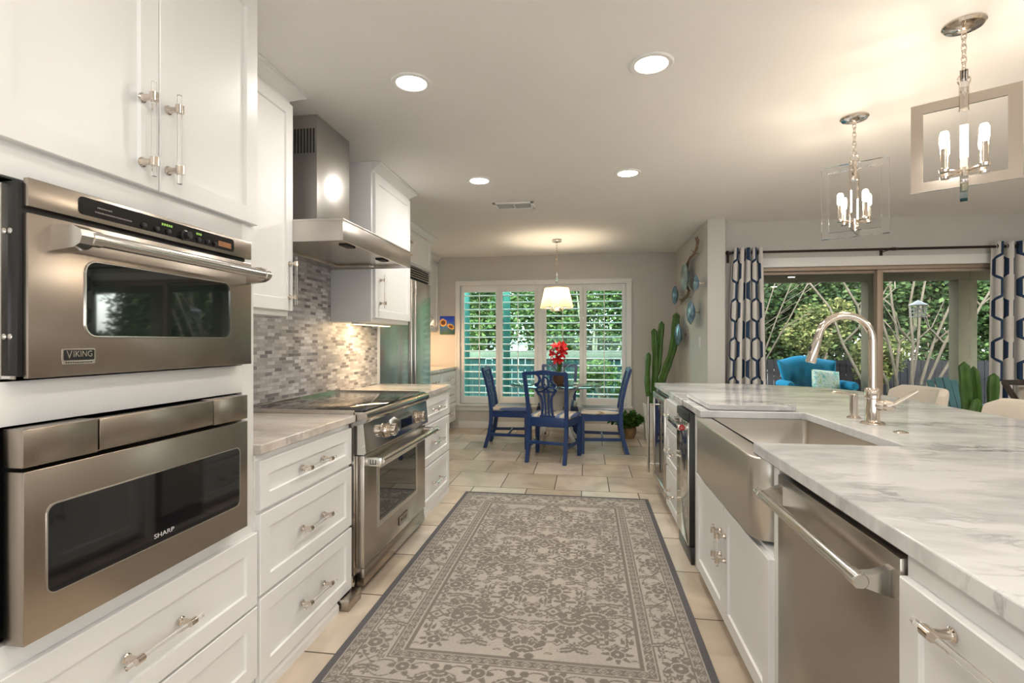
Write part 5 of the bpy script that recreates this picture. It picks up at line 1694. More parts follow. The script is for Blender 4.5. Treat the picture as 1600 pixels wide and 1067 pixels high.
# ------------------------------------------------------------------ cacti and plants
M['cactus'] = P('cactus_green', (0.055, 0.135, 0.022), 0.5, vary=0.22, vscale=12)
M['white_pot'] = P('white_glazed_pot', (0.72, 0.72, 0.70), 0.3, vary=0.02)
M['soil'] = P('dark_soil', (0.04, 0.03, 0.022), 0.95, vary=0.3, vscale=60)
def cactus_col(m, pts, r, ribs=7):
    pts = [Vector(p) for p in pts]
    # smooth the path
    def cr(i, t):
        a, b, c, d = pts[max(i - 1, 0)], pts[i], pts[min(i + 1, len(pts) - 1)], pts[min(i + 2, len(pts) - 1)]
        return 0.5 * ((2 * b) + (-a + c) * t + (2 * a - 5 * b + 4 * c - d) * t * t + (-a + 3 * b - 3 * c + d) * t ** 3)
    path = [cr(i, k / 6) for i in range(len(pts) - 1) for k in range(6)] + [pts[-1]]
    n = len(path); rings = []; nrm = None
    L = 0; tot = sum((path[i + 1] - path[i]).length for i in range(n - 1))
    for i, p in enumerate(path):
        t = (path[min(i + 1, n - 1)] - path[max(i - 1, 0)]).normalized()
        if nrm is None: nrm = t.orthogonal().normalized()
        else: nrm = (nrm - t * nrm.dot(t)).normalized()
        b = t.cross(nrm)
        rest = tot - L
        q = r * (0.93 + 0.07 * math.sin(L * 25)) * (min(1, math.sqrt(max(0.0, 1 - (1 - min(rest, r) / r) ** 2)) + 0.08))
        if i: pass
        rings.append([p + (nrm * math.cos(PI * k / ribs) + b * math.sin(PI * k / ribs)) * q * (1.0 if k % 2 == 0 else 0.74) for k in range(2 * ribs)])
        if i < n - 1: L += (path[i + 1] - path[i]).length
    # round off the tip with extra rings
    t = (path[-1] - path[-2]).normalized()
    m.loft(rings)
    return m
def tip(p, q, r):
    return p
ct = thing('tall_cactus', 'tall green column cactus in a white planter, in the far corner', 'cactus', (0.86, 6.86, 0))
m = MB()
sq = lambda h, z: [(0.85 + a * h, 6.88 + b * h, z) for a, b in ((-1, -1), (1, -1), (1, 1), (-1, 1))]
m.loft([sq(0.088, 0.0), sq(0.115, 0.465), sq(0.098, 0.465), sq(0.096, 0.43)])
m.make('planter', M['white_pot'], ct, bevel=0.004)
MB().box(0.758, 0.942, 6.788, 6.972, 0.40, 0.432).make('soil', M['soil'], ct)
Y0 = 6.86
for pts, r in (([(0.86, Y0, 0.40), (0.875, Y0, 0.75), (0.885, Y0, 1.1), (0.865, Y0 - 0.01, 1.45)], 0.046),
               ([(0.895, Y0 + 0.01, 0.85), (0.925, Y0, 0.98), (0.94, Y0, 1.2), (0.965, Y0, 1.545)], 0.042),
               ([(0.875, Y0, 0.47), (0.82, Y0 - 0.01, 0.53), (0.79, Y0 - 0.02, 0.64), (0.785, Y0 - 0.02, 0.85), (0.80, Y0 - 0.02, 1.14)], 0.040),
               ([(0.90, Y0 + 0.03, 0.42), (0.94, Y0 + 0.02, 0.66), (1.01, Y0, 0.90), (1.09, Y0 - 0.02, 1.15), (1.12, Y0 - 0.03, 1.35), (1.145, Y0 - 0.03, 1.65)], 0.054)):
    m = MB(); cactus_col(m, pts, r); m.make('cactus_arm', M['cactus'], ct, ang=60)
c2 = thing('potted_cactus', 'clump of short column cacti in front of the right curtain', 'cactus', (3.45, 5.14, 0))
MB().lathe([(0.0, 0.0), (0.15, 0.0), (0.20, 0.34), (0.205, 0.36), (0.185, 0.36), (0.175, 0.31), (0.0, 0.31)], (3.45, 5.14, 0), n=32).make('planter', M['white_pot'], c2)
for pts, r in (([(3.40, 5.12, 0.30), (3.37, 5.12, 0.7), (3.33, 5.10, 1.10)], 0.048), ([(3.46, 5.16, 0.30), (3.47, 5.15, 0.65), (3.42, 5.12, 1.06)], 0.045),
               ([(3.52, 5.08, 0.30), (3.545, 5.08, 0.7), (3.555, 5.08, 1.0)], 0.046), ([(3.38, 5.06, 0.30), (3.35, 5.04, 0.55), (3.40, 5.04, 0.78)], 0.040)):
    m = MB(); cactus_col(m, pts, r); m.make('cactus_arm', M['cactus'], c2, ang=60)

def leaf_mesh(name, mat, centers, size, parent=None, loc=None, seed=0, ratio=0.5, updir=0.4):
    """centers: Nx3 array; one diamond leaf each, random orientation"""
    rg_ = np.random.default_rng(seed)
    N = len(centers)
    d = rg_.normal(size=(N, 3)); d[:, 2] *= updir; d /= np.linalg.norm(d, axis=1)[:, None]
    q = rg_.normal(size=(N, 3)); s = np.cross(d, q); s /= np.linalg.norm(s, axis=1)[:, None]
    nn = np.cross(d, s)
    L = size * rg_.uniform(0.6, 1.35, N)[:, None]
    root = parent
    while root is not None and root.parent is not None: root = root.parent
    org = np.array(loc if loc is not None else root.location)
    c = np.asarray(centers) - org
    W = L * ratio * 0.5
    V = np.stack([c - d * L * 0.5, c + s * W + nn * W * 0.25, c + d * L * 0.5, c - s * W + nn * W * 0.25], 1).reshape(-1, 3)
    me = bpy.data.meshes.new(name)
    me.vertices.add(4 * N); me.vertices.foreach_set('co', V.ravel())
    me.loops.add(4 * N); me.loops.foreach_set('vertex_index', np.arange(4 * N, dtype=np.int32))
    me.polygons.add(N); me.polygons.foreach_set('loop_start', np.arange(0, 4 * N, 4, dtype=np.int32))
    me.update(calc_edges=True)
    me.materials.append(mat)
    o = bpy.data.objects.new(name, me); COL.objects.link(o)
    if parent is not None: o.parent = parent
    else: o.location = Vector(org)
    return o
def blob(n, c, r, seed, lumps=9, shell=0.55):
    """leaf positions clustered in lumps inside an ellipsoid"""
    rg_ = np.random.default_rng(seed)
    out = []
    for k in range(lumps):
        v = rg_.normal(size=3); v /= np.linalg.norm(v); v *= rg_.uniform(0.25, 0.85)
        lc = np.array(c) + v * np.array(r)
        m_ = n // lumps
        p = rg_.normal(size=(m_, 3)); p /= np.linalg.norm(p, axis=1)[:, None]
        p *= (shell + (1 - shell) * rg_.random(m_) ** 0.7)[:, None]
        out.append(lc + p * np.array(r) * rg_.uniform(0.32, 0.52))
    return np.concatenate(out)
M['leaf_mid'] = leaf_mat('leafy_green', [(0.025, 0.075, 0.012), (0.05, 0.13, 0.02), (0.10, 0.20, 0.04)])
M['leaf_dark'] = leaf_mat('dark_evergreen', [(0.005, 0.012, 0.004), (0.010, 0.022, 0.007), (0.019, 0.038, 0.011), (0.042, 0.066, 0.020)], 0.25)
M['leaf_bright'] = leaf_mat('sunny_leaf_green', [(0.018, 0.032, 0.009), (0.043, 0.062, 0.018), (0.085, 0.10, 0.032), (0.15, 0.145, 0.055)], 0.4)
M['leaf_yellow'] = leaf_mat('yellow_green_leaf', [(0.045, 0.08, 0.016), (0.10, 0.135, 0.03), (0.17, 0.185, 0.055)], 0.4)
lp = thing('leafy_plant', 'bushy green plant in a woven brown pot on the floor by the right dining chair', 'plant', (0.575, 6.95, 0))
MB().lathe([(0.0, 0.0), (0.070, 0.0), (0.095, 0.07), (0.098, 0.13), (0.090, 0.145), (0.084, 0.12), (0.0, 0.115)], (0.555, 6.95, 0), n=28).make('pot', P('woven_pot', (0.27, 0.16, 0.08), 0.8, bump=1.0, bscale=110, vary=0.3, vscale=70), lp)
leaf_mesh('leaves', M['leaf_mid'], blob(420, (0.535, 6.93, 0.26), (0.21, 0.19, 0.17), 5, 10), 0.085, lp, seed=8, ratio=0.62, updir=0.5)

# ------------------------------------------------------------------ wall sculptures
M['ceramic'] = P('blue_glazed_ceramic', (0.115, 0.22, 0.30), 0.25, vary=0.45, vscale=14)
M['ceramic_b'] = P('grey_green_ceramic', (0.22, 0.31, 0.30), 0.25, vary=0.35, vscale=9)
M['twig'] = P('brown_driftwood', (0.22, 0.145, 0.095), 0.7, vary=0.35, vscale=40)
WXD = 1.225
def disc(y, z, rad, mat, label, out=0.095):
    r = thing('wall_disc', label, 'wall ornament', (WXD, y, z), 'ceramic discs on the divider wall')
    t = rad * 0.26 + 0.008
    MB().lathe([(0.0, -t), (rad * 0.45, -t * 0.88), (rad * 0.8, -t * 0.45), (rad, 0.0), (rad * 0.82, t * 0.42), (rad * 0.45, t * 0.75), (0.0, t * 0.85)], (WXD - out, y, z), (-1, 0, 0), 36).make('disc', mat, r, ang=80)
    MB().lathe([(0.022, 0.0), (0.022, 0.004), (0.007, 0.007), (0.006, out - t * 0.3)], (WXD, y, z), (-1, 0, 0), 14).make('mount', M['nickel_s'], r)
disc(6.20, 2.03, 0.165, M['ceramic_b'], 'largest grey-green ceramic disc on the wall, at the centre of the twig')
disc(5.57, 1.89, 0.083, M['ceramic'], 'smallest blue ceramic wall disc, nearest the curtain')
disc(6.86, 1.88, 0.125, M['ceramic'], 'blue ceramic wall disc nearest the corner, beside the lower twig end')
disc(5.84, 1.60, 0.135, M['ceramic'], 'blue ceramic wall disc second from the bottom, above the light switch')
disc(6.62, 1.365, 0.145, M['ceramic'], 'lowest blue ceramic wall disc, just above the tall cactus arm')
m = MB(); rnd = random.Random(2)
pts = [(1.18, 5.80, 2.41), (1.175, 5.70, 2.36), (1.172, 5.72, 2.29), (1.175, 5.86, 2.245), (1.18, 6.10, 2.24), (1.185, 6.30, 2.21), (1.19, 6.47, 2.10), (1.19, 6.45, 1.98), (1.185, 6.26, 1.90), (1.175, 6.16, 1.86), (1.175, 6.32, 1.81), (1.178, 6.60, 1.79), (1.18, 6.80, 1.81)]
for k in range(3):
    pp = [(x + 0.012 * math.cos(i * 1.5 + k * 2.1), y + 0.014 * math.sin(i * 1.7 + k * 2), z + 0.014 * math.cos(i * 1.3 + k * 2)) for i, (x, y, z) in enumerate(pts)]
    m.tube(pp, [0.006] + [0.0095] * (len(pp) - 2) + [0.005], 8)
for i in (1, 3, 10, 11):
    x, y, z = pts[i]; m.tube([(x, y, z), (x - 0.02, y + 0.05, z + 0.05 * (1 if i < 5 else -1))], [0.006, 0.003], 6)
for i in (3, 10):
    x, y, z = pts[i]; m.cyl((x, y, z), (WXD - 0.001, y, z), 0.005, 8)
single('driftwood_twig', m, M['twig'], 'curling brown driftwood twig on the wall behind the ceramic discs', 'wall ornament', (WXD, 6.1, 2.0))
sw = thing('light_switch', 'white light switch plate on the divider wall', 'light switch', (WXD, 5.83, 1.27))
MB().box(WXD - 0.006, WXD, 5.795, 5.865, 1.212, 1.328, 0.002).make('plate', M['trim'], sw)
MB().box(WXD - 0.010, WXD - 0.006, 5.815, 5.845, 1.24, 1.30, 0.002).make('rocker', M['cab'], sw)

# ------------------------------------------------------------------ curtains on the patio wall
def curtain_mat():
    m, nt, b = new_mat('trellis_curtain_fabric')
    L = nt.links.new
    uv = nt.nodes.new('ShaderNodeUVMap'); sp = nt.nodes.new('ShaderNodeSeparateXYZ')
    L(uv.outputs[0], sp.inputs[0])
    def mth(op, a=None, b_=None, c=None):
        n = nt.nodes.new('ShaderNodeMath'); n.operation = op
        for i, v in enumerate((a, b_, c)):
            if v is None: continue
            if isinstance(v, (int, float)): n.inputs[i].default_value = v
            else: L(v, n.inputs[i])
        return n.outputs[0]
    p = mth('PINGPONG', mth('MULTIPLY', sp.outputs['X'], 1 / 0.15), 1.0)          # 0..1
    q = mth('PINGPONG', mth('MULTIPLY', sp.outputs['Y'], 1 / 0.20), 1.0)
    s = mth('ADD', mth('MULTIPLY', mth('SUBTRACT', q, 0.5), 2.0), 0.5)             # steeper, then clamp: long straight sides
    s = mth('MINIMUM', mth('MAXIMUM', s, 0.24), 0.76)
    dd_ = mth('ABSOLUTE', mth('SUBTRACT', p, s))
    line = mth('LESS_THAN', dd_, 0.145)
    mx = nt.nodes.new('ShaderNodeMix'); mx.data_type = 'RGBA'
    L(line, mx.inputs[0]); mx.inputs[6].default_value = (0.76, 0.735, 0.70, 1); mx.inputs[7].default_value = (0.028, 0.060, 0.125, 1)
    L(mx.outputs[2], b.inputs['Base Color']); b.inputs['Roughness'].default_value = 0.9
    t = nt.nodes.new('ShaderNodeBsdfTranslucent'); L(mx.outputs[2], t.inputs['Color'])
    ms = nt.nodes.new('ShaderNodeMixShader'); ms.inputs[0].default_value = 0.18
    L(b.outputs[0], ms.inputs[1]); L(t.outputs[0], ms.inputs[2]); L(ms.outputs[0], nt.nodes['Material Output'].inputs['Surface'])
    return m
M['curtain'] = curtain_mat()
RODY, RODZ = 5.555, 2.195
def curtain(xt0, xt1, xb0, xb1, folds, fabric, label):
    r = thing('curtain', label, 'curtain', ((xt0 + xt1) / 2, RODY, 0.02), 'trellis curtains at the patio door')
    nu, nv = folds * 14, 46
    ztop, zbot = RODZ + 0.045, 0.02
    vs = []; uvs = []; fs = []
    for j in range(nv + 1):
        t = j / nv; z = ztop + (zbot - ztop) * t
        x0 = xt0 + (xb0 - xt0) * min(1, t * 1.3) ** 0.8; x1 = xt1 + (xb1 - xt1) * min(1, t * 1.3) ** 0.8
        for i in range(nu + 1):
            s = i / nu; ph = s * folds * 2 * PI
            amp = 0.046 * (0.85 + 0.15 * math.sin(3 * s + 2 * t))
            y = RODY + amp * math.cos(ph) + 0.010 * math.sin(ph * 0.5 + 5 * t) * t
            x = x0 + (x1 - x0) * s + 0.010 * math.sin(2 * ph + 0.6) + 0.010 * t * math.sin(ph * 0.5 + 3 * t)
            vs.append((x, y, z)); uvs.append((s * fabric, z))
    for j in range(nv):
        for i in range(nu):
            fs.append((j * (nu + 1) + i, (j + 1) * (nu + 1) + i, (j + 1) * (nu + 1) + i + 1, j * (nu + 1) + i + 1))
    m = MB(); m.add(vs, fs); o = m.make('fabric', M['curtain'], r, ang=180)
    ul = o.data.uv_layers.new(name='UVMap')
    for lp_ in o.data.loops:
        ul.data[lp_.index].uv = uvs[lp_.vertex_index]
    sd_ = o.modifiers.new('thickness', 'SOLIDIFY'); sd_.thickness = 0.002
    for k in range(folds * 2):
        x = xt0 + (xt1 - xt0) * (k + 0.5) / (folds * 2)
        mm = MB(); mm.tube([(x, RODY + 0.024 * math.cos(a), RODZ + 0.024 * math.sin(a)) for a in [2 * PI * q / 18 for q in range(18)]], 0.0055, 8, loop=True)
        mm.make('grommet', M['bronze'], r)
curtain(1.495, 1.785, 1.425, 1.835, 5, 1.0, 'blue and cream trellis curtain at the left side of the patio door')
curtain(3.885, 4.42, 3.86, 4.46, 6, 1.25, 'blue and cream trellis curtain at the right edge of the photo')
rd = thing('curtain_rod', 'long dark bronze curtain rod above the patio door', 'curtain rod', (2.95, RODY, RODZ))
MB().cyl((1.455, RODY, RODZ), (4.5, RODY, RODZ), 0.0125, 16).make('rod', M['bronze'], rd)
m = MB(); m.lathe([(0.0125, 0), (0.016, 0.004), (0.016, 0.04), (0.0125, 0.044)], (2.985, RODY, RODZ), (1, 0, 0), 16); m.make('rod_sleeve', M['bronze'], rd)
for x in (1.47, 2.945, 4.47):
    m = MB(); m.box(x - 0.008, x + 0.008, RODY - 0.02, YP, RODZ - 0.018, RODZ - 0.0125).box(x - 0.014, x + 0.014, YP - 0.006, YP, RODZ - 0.09, RODZ + 0.03, 0.002)
    m.box(x - 0.008, x + 0.008, RODY - 0.022, RODY - 0.0126, RODZ - 0.018, RODZ + 0.006); m.make('bracket', M['bronze'], rd)
for x, s in ((1.455, -1), (4.5, 1)):
    m = MB(); m.lathe([(0.0125, 0), (0.024, 0.006), (0.024, 0.022), (0.012, 0.03), (0.0, 0.032)], (x, RODY, RODZ), (s, 0, 0), 18); m.make('finial', M['bronze'], rd)

# lounge chair in the living room, only its edge shows
LX = 0.15
lc = thing('lounge_chair', 'dark-framed lounge chair barely showing at the right edge behind the stool', 'chair', (3.35, 4.30, 0))
m = MB()
for s in (-1, 1):
    m.tube([(3.35 - 0.02, 4.30 + s * 0.30, 0.0), (3.33, 4.30 + s * 0.31, 0.42), (3.27, 4.30 + s * 0.31, 0.75), (3.14, 4.30 + s * 0.30, 0.955)], [0.02, 0.022, 0.022, 0.02], 10)
    m.tube([(3.95, 4.30 + s * 0.30, 0.0), (3.93, 4.30 + s * 0.30, 0.60), (3.30, 4.30 + s * 0.31, 0.62)], [0.02, 0.02, 0.02], 10)
m.tube([(3.14, 4.0, 0.955), (3.12, 4.3, 0.975), (3.14, 4.6, 0.955)], [0.02, 0.022, 0.02], 10)
m.make('frame', M['darkwood'], lc)
MB().box(3.32, 3.92, 4.03, 4.57, 0.36, 0.50, 0.04, 3).make('seat_cushion', M['linen'], lc)
m = MB(); m.loft([[(3.36 + a, 4.03 + b, 0.50) for a, b in ((0, 0), (0.12, 0), (0.12, 0.54), (0, 0.54))], [(3.19 + a, 4.03 + b, 0.93) for a, b in ((0, 0), (0.10, 0), (0.10, 0.54), (0, 0.54))]]); m.make('back_cushion', M['linen'], lc, bevel=0.03)

lc.location.x += LX

# ------------------------------------------------------------------ outdoors: patio side
struct('ground', MB().box(-14, 22, 7.62, 30, -0.30, -0.16).box(1.42, 22, 5.84, 7.62, -0.30, -0.16), P('patio_ground', (0.10, 0.095, 0.08), 0.9, bump=0.4, bscale=30, vary=0.3, vscale=2))
M['post'] = P('olive_painted_timber', (0.105, 0.095, 0.062), 0.8, spec=0.1, vary=0.06, vscale=6)
M['soffit'] = P('brown_soffit', (0.09, 0.075, 0.06), 0.7, vary=0.08, vscale=5)
pr_ = MB(); pr_.box(1.42, 9.0, 5.84, 8.75, 2.36, 2.50)
struct('patio_roof', pr_, M['soffit'])
struct('patio_beam', MB().box(1.42, 9.0, 8.16, 8.30, 2.165, 2.36, 0.004), M['post'])
for x0, x1, lab in ((4.06, 4.25, 'olive timber post of the patio roof behind the faucet'), (5.24, 5.48, 'olive timber post of the patio roof near the right curtain')):
    m = MB(); m.box(x0, x1, 8.13, 8.33, -0.16, 2.164, 0.004).box(x0 - 0.012, x1 + 0.012, 8.118, 8.342, -0.16, -0.02, 0.004)
    single('patio_post', m, M['post'], lab, 'post', ((x0 + x1) / 2, 8.23, -0.16), 'posts of the patio roof')
# dark board fence
def fence(name, label, x0, x1, y, z0, z1, mat, railmat=None, cap=None):
    r = thing(name, label, 'fence', ((x0 + x1) / 2, y, z0))
    m = MB(); rnd = random.Random(int(x0 * 7 + 50)); x = x0
    while x < x1:
        w = 0.14; m.box(x, x + w - 0.012, y, y + 0.02, z0, z1 + rnd.uniform(-0.012, 0.012)); x += w
    m.make('boards', mat, r)
    m = MB()
    for z in (z0 + 0.2, z1 - 0.18): m.box(x0, x1, y + 0.021, y + 0.06, z - 0.04, z + 0.04)
    m.make('rail', mat, r)
    if cap: MB().box(x0, x1, y - 0.05, y + 0.07, z1 + 0.013, z1 + 0.013 + cap, 0.004).make('cap_rail', railmat, r)
    return r
fence('garden_fence', 'dark charcoal board fence behind the blue patio chair', 1.5, 18.0, 12.6, -0.16, 0.86, P('charcoal_boards', (0.008, 0.008, 0.009), 0.95, spec=0.02, vary=0.3, vscale=3))

# blue patio armchair with tufted cushions
pc = thing('patio_armchair', 'bright blue tufted armchair out on the patio', 'armchair', (3.39, 8.30, -0.16))
M['azure'] = P('azure_cushion', (0.006, 0.13, 0.215), 0.9, spec=0.1, vary=0.10, vscale=14)
M['teal_metal'] = P('teal_frame', (0.03, 0.20, 0.23), 0.5, vary=0.1)
def tufted(m, cx, y0, z0, z1, w0, w1, depth, lean, nx=6, nz=3):
    NU, NV = 36, 26; front = []
    def pt(u, v, back):
        hw = w0 + (w1 - w0) * v
        x = cx + (u - 0.5) * 2 * hw
        e = min(u, 1 - u, v * 1.0, 1 - v)
        puff = depth * min(1, (e / 0.12)) ** 0.5 if e > 0 else 0
        tu = 0
        for i in range(1, 5):
            for j in range(1, 3):
                q = (u - i / 5) ** 2 * 30 + (v - j / 3 + (0.06 if i % 2 else -0.04)) ** 2 * 18
                tu += math.exp(-q * 6)
        puff -= depth * 0.62 * tu
        z = z0 + (z1 - z0) * v + (0.035 * math.cos((u - 0.5) * 2 * PI) - 0.03) * v
        wing = -0.16 * abs(2 * u - 1) ** 2.4
        return (x, y0 + wing + lean * v + (0.02 if back else -puff), z)
    vs = [pt(i / NU, j / NV, False) for j in range(NV + 1) for i in range(NU + 1)]
    k = len(vs); vs += [pt(i / NU, j / NV, True) for j in range(NV + 1) for i in range(NU + 1)]
    fs = []
    for j in range(NV):
        for i in range(NU):
            a = j * (NU + 1) + i; fs.append((a, a + 1, a + NU + 2, a + NU + 1)); fs.append((k + a, k + a + NU + 1, k + a + NU + 2, k + a + 1))
    bd = [i for i in range(NU + 1)] + [j * (NU + 1) + NU for j in range(1, NV + 1)] + [NV * (NU + 1) + i for i in range(NU - 1, -1, -1)] + [j * (NU + 1) for j in range(NV - 1, 0, -1)]
    for i in range(len(bd)):
        a, b = bd[i], bd[(i + 1) % len(bd)]; fs.append((b, a, k + a, k + b))
    m.add(vs, fs)
m = MB(); tufted(m, 3.39, 8.52, 0.24, 1.05, 0.30, 0.43, 0.11, 0.20); m.make('back_cushion', M['azure'], pc, ang=80)
MB().box(3.06, 3.72, 7.98, 8.56, 0.10, 0.27, 0.06, 4).make('seat_cushion', M['azure'], pc, ang=70)
for s in (-1, 1):
    MB().lathe([(0.0, 0.0), (0.05, 0.01), (0.065, 0.06), (0.065, 0.42), (0.05, 0.5), (0.0, 0.52)], (3.39 + s * 0.43, 7.98, 0.63), (0, 1, 0), 20).make('arm_pad', M['azure'], pc)
m = MB()
for s in (-1, 1):
    m.tube([(3.39 + s * 0.42, 7.98, -0.16), (3.39 + s * 0.42, 8.0, 0.57)], 0.02, 10); m.tube([(3.39 + s * 0.42, 8.5, -0.16), (3.39 + s * 0.42, 8.46, 0.57)], 0.02, 10)
    m.tube([(3.39 + s * 0.42, 7.97, 0.57), (3.39 + s * 0.42, 8.5, 0.57)], 0.02, 10)
m.tube([(2.97, 8.05, 0.08), (3.81, 8.05, 0.08)], 0.02, 10); m.tube([(2.97, 8.48, 0.08), (3.81, 8.48, 0.08)], 0.02, 10)
m.make('metal_frame', M['teal_metal'], pc)
pm, pnt, pb = new_mat('mint_print_fabric')
_n = pnt.nodes.new('ShaderNodeTexNoise'); _n.inputs['Scale'].default_value = 14; _n.inputs['Distortion'].default_value = 1.6
_t = pnt.nodes.new('ShaderNodeTexCoord'); _r = pnt.nodes.new('ShaderNodeValToRGB')
for i, (p, c) in enumerate([(0.36, (0.12, 0.33, 0.27)), (0.46, (0.40, 0.47, 0.40)), (0.56, (0.39, 0.46, 0.38)), (0.66, (0.22, 0.34, 0.10))]):
    if i > 1: _r.color_ramp.elements.new(p)
    _r.color_ramp.elements[i].position = p; _r.color_ramp.elements[i].color = (*c, 1)
pnt.links.new(_t.outputs['Object'], _n.inputs['Vector']); pnt.links.new(_n.outputs['Fac'], _r.inputs['Fac']); pnt.links.new(_r.outputs['Color'], pb.inputs['Base Color']); pb.inputs['Roughness'].default_value = 0.9
m = MB(); rings = []
for k in range(13):
    t = -1 + k / 6; q = 0.055 * math.sqrt(max(0.0, 1 - t * t * 0.97))
    rings.append(q)
NU = 16; vs = []; fs = []
for side in (-1, 1):
    for j in range(NU + 1):
        for i in range(NU + 1):
            u, v = -1 + 2 * i / NU, -1 + 2 * j / NU
            q = 0.075 * ((1 - u ** 4) * (1 - v ** 4)) ** 0.5
            pin = 1 - 0.05 * (1 - abs(u * v))
            x, z = 0.19 * u * (1 - 0.06 * (1 - v * v) * 0), 0.19 * v
            a = -0.10; X_, Z_ = x * math.cos(a) - z * math.sin(a), x * math.sin(a) + z * math.cos(a)
            vs.append((3.50 + X_, 8.20 + side * q + (Z_ + 0.19) * 0.34, 0.455 + Z_))
k = (NU + 1) ** 2
for j in range(NU):
    for i in range(NU):
        a = j * (NU + 1) + i; fs.append((a, a + 1, a + NU + 2, a + NU + 1)); fs.append((k + a, k + a + NU + 1, k + a + NU + 2, k + a + 1))
m.add(vs, fs)
# real position: standing on the seat, leaning on the back cushion
pw = single('throw_pillow', m, pm, 'square mint and green print pillow on the blue patio armchair', 'pillow', (3.50, 8.2, 0.27), ang=80)
pw.location = (3.53, 8.165, 0.47)

# teal adirondack chair and side table outside, right
M['teal'] = P('faded_teal_paint', (0.025, 0.065, 0.062), 0.8, spec=0.1, vary=0.12, vscale=10)
ad_ = thing('adirondack_chair', 'teal slatted adirondack chair on the patio at the right', 'chair', (4.75, 7.35, -0.16))
m = MB()
for k in range(6):
    x = 4.75 + (k - 2.5) * 0.085
    h = 0.80 - 0.05 * (k - 2.5) ** 2 * 0.35
    m.loft([[(x - 0.036, 7.42, 0.18), (x + 0.036, 7.42, 0.18), (x + 0.036, 7.44, 0.18), (x - 0.036, 7.44, 0.18)], [(x - 0.040 + (k - 2.5) * 0.012, 7.68, h), (x + 0.040 + (k - 2.5) * 0.012, 7.68, h), (x + 0.040 + (k - 2.5) * 0.012, 7.70, h), (x - 0.040 + (k - 2.5) * 0.012, 7.70, h)]])
m.make('back_slats', M['teal'], ad_)
m = MB()
for k in range(5): m.box(4.48, 5.02, 6.95 + k * 0.095, 7.035 + k * 0.095, 0.20 - k * 0.012, 0.22 - k * 0.012)
m.make('seat_slats', M['teal'], ad_)
for s in (-1, 1):
    MB().box(4.75 + s * 0.33 - 0.06, 4.75 + s * 0.33 + 0.06, 6.9, 7.62, 0.44, 0.465, 0.004).make('armrest', M['teal'], ad_)
    m = MB(); m.box(4.75 + s * 0.29 - 0.015, 4.75 + s * 0.29 + 0.015, 6.95, 7.04, -0.16, 0.44).box(4.75 + s * 0.29 - 0.015, 4.75 + s * 0.29 + 0.015, 7.46, 7.55, -0.16, 0.44); m.make('leg', M['teal'], ad_)

# trees and shrubs beyond the patio
M['bark_pale'] = P('pale_smooth_bark', (0.045, 0.039, 0.029), 0.9, spec=0.1, bump=0.4, bscale=30, vary=0.25, vscale=9)
M['bark_dark'] = P('brown_bark', (0.14, 0.105, 0.075), 0.9, bump=0.6, bscale=40, vary=0.3, vscale=9)
def shrub(name, label, c, r, n, size, mat, seed, cat='shrub', group=None, trunk=None, lumps=10, bark='bark_dark'):
    rt = thing(name, label, cat, (c[0], c[1], -0.16), group)
    leaf_mesh('foliage', mat, blob(int(n * 1.7), c, r, seed, lumps), size * 0.68, rt, seed=seed + 1, ratio=0.55)
    m = MB(); rnd = random.Random(seed)
    for k in range(5):
        a = rnd.uniform(0, 2 * PI); q = rnd.uniform(0.2, 0.6)
        m.tube([(c[0] + 0.06 * math.cos(a), c[1] + 0.06 * math.sin(a), -0.16), (c[0] + r[0] * q * 0.5 * math.cos(a), c[1] + r[1] * q * 0.5 * math.sin(a), c[2] * 0.6), (c[0] + r[0] * q * math.cos(a), c[1] + r[1] * q * math.sin(a), c[2] + r[2] * 0.5)], [0.05, 0.035, 0.012], 8)
    m.make('branches', M[bark], rt)
    return rt
GT = 'trees behind the patio fence'
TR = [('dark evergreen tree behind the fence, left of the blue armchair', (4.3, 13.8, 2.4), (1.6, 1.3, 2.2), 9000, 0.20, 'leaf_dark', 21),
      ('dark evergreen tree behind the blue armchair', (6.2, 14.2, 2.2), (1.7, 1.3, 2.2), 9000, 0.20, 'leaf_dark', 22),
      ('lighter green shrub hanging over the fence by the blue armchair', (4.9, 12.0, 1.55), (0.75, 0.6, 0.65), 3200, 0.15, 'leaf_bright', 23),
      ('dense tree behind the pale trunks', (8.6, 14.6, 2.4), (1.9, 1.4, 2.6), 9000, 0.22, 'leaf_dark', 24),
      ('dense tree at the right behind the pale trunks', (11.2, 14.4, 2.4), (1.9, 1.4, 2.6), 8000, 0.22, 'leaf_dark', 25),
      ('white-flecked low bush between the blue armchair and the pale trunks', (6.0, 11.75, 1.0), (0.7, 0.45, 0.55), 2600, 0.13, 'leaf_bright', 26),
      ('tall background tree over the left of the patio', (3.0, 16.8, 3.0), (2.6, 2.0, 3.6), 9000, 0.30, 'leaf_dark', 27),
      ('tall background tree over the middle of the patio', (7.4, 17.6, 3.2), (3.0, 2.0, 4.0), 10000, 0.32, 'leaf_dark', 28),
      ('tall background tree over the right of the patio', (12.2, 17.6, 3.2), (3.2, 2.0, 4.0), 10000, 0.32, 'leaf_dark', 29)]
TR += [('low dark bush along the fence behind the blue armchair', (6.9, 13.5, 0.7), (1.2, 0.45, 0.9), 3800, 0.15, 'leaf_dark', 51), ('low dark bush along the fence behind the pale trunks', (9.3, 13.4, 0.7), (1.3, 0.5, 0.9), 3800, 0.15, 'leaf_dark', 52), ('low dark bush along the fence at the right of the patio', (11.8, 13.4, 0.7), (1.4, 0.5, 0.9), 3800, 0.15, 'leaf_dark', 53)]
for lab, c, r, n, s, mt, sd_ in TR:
    shrub('evergreen_tree' if n > 4000 else 'garden_shrub', lab, c, r, n, s, M[mt], sd_, 'tree' if n > 4000 else 'shrub', GT if n > 4000 else None, lumps=18 if n > 4000 else 9)
